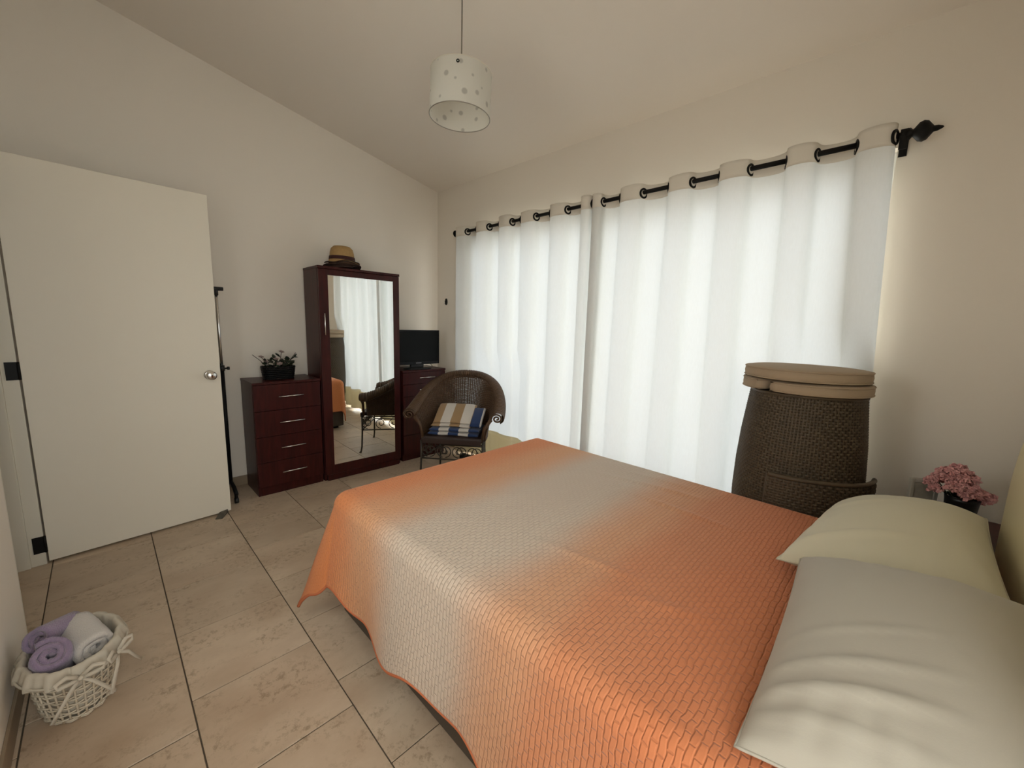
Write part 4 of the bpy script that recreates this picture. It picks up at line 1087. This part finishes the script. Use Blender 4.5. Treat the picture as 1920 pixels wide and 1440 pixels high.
def liner(u, v):
    an = 2*PI*u
    ruff = 0.004*math.sin(an*13)+0.003*math.sin(an*29+1)
    if v < 0.5:
        z = 0.02+(BH+0.008-0.02)*(v/0.5); p = bell(an, min(z, BH), -0.010+ruff*0.4*(v*2)); p.z = z; return p
    t = (v-0.5)/0.5
    p = bell(an, BH, -0.010+0.026*math.sin(PI*min(1, t*1.5)*0.5)+ruff*(0.4+t)); p.z = BH+0.008+0.010*math.sin(PI*min(1, t*2.2)) - 0.046*max(0, t-0.12)
    return p
lm.grid(liner, 121, 26); lm.build('liner', M_lin, bk, solid=0.002)
MB().tube([bell(2*PI*k/60, BH-0.022, 0.022) for k in range(60)], 0.0035, 6, closed=True).build('drawstring', M_lin, bk)
def ribbon(pts, w, name='ribbon'):
    mb = MB(); P = [Vector(p) for p in pts]; vs = []
    for i, p in enumerate(P):
        a_, b_ = P[max(0, i-1)], P[min(len(P)-1, i+1)]; t = (b_-a_).normalized(); s = t.cross(Vector((0.6, 0.55, 0.55))).normalized()*w/2
        vs += [p-s, p+s]
    mb.add(vs, [(2*i, 2*i+1, 2*i+3, 2*i+2) for i in range(len(P)-1)], True)
    return mb.build(name, M_lin, bk, solid=0.002)
for an, flip in ((math.radians(8), 1), (math.radians(48), 1)):
    c = bell(an, BH-0.014, 0.030); tg = Vector((-math.sin(an)*0.165, math.cos(an)*0.122, 0)).normalized(); on = Vector((math.cos(an), math.sin(an), 0))
    for sd in (-1, 1):
        ribbon([c, c+tg*sd*0.030+Vector((0, 0, 0.026))+on*0.008, c+tg*sd*0.055+Vector((0, 0, 0.018))+on*0.012, c+tg*sd*0.050+Vector((0, 0, 0.004))+on*0.014, c+tg*sd*0.02+on*0.008, c], 0.012, 'bow_loop')
        ribbon([c, c+tg*sd*0.025+on*0.016+Vector((0, 0, -0.022)), c+tg*sd*0.050+on*0.018+Vector((0, 0, -0.062)), c+tg*sd*0.072+on*0.022+Vector((0, 0, -0.095))], 0.011, 'bow_tail')
    MB().lathe([(0.0001, -0.007), (0.008, -0.004), (0.008, 0.004), (0.0001, 0.007)], tuple(c+on*0.004), 10, cap=False).build('bow_knot', M_lin, bk)

def towel_mat(name, col):
    return pmat(name, col, 0.95, bump=(240, 0.9, 0.004, 3), sheen=0.5, var=(14, 0.08))
M_lav = towel_mat('lavender_terry', (0.30, 0.225, 0.33))
M_wht = towel_mat('white_terry', (0.66, 0.61, 0.56))
def roll_towel(label, mat, loc, axis, R, L, turns, seed, squash=0.85, phase=0.0):
    """towel rolled into a spiral; axis points out of the rolled end"""
    t = tag(empty('rolled_towel', loc), label, 'towel')
    A = Vector(axis).normalized(); X_ = A.orthogonal().normalized(); Y_ = A.cross(X_)
    mb = MB(); N = int(turns*26); th = R/(turns+0.4)
    def fn(u, v):
        a_ = 2*PI*turns*u+phase; r = R*0.16+(R-R*0.16-0.002)*u
        r += 0.004*nz(math.cos(a_)*2, math.sin(a_)*2, seed+v*2)+0.002*nz(a_*3, v*8, seed)
        l = (v-1)*L+0.006*nz(a_*0.8, seed, 0.2)+0.010*(1-u)*(-1)
        endr = 1-0.10*sstep(0.90, 1.0, v)
        return X_*(r*endr*math.cos(a_))+Y_*(r*endr*squash*math.sin(a_))+A*l
    mb.grid(fn, N, 14)
    mb.build('terry_roll', mat, t, solid=th*0.80)
    return t
roll_towel('lavender towel rolled up at the front of the basket', M_lav, (BKX+0.078, BKY-0.046, 0.248), (0.62, 0.05, 0.75), 0.055, 0.22, 2.4, 1, 0.95, 0.6)
roll_towel('lavender towel folded at the back of the basket against the wall', M_lav, (BKX-0.030, BKY-0.080, 0.252), (0.66, -0.50, 0.25), 0.046, 0.13, 2.3, 6, 0.8, 2.0)
roll_towel('white towel rolled up beside the lavender towels in the basket', M_wht, (BKX+0.070, BKY+0.060, 0.198), (0.86, 0.26, -0.02), 0.056, 0.19, 2.4, 9, 0.95, 1.0)
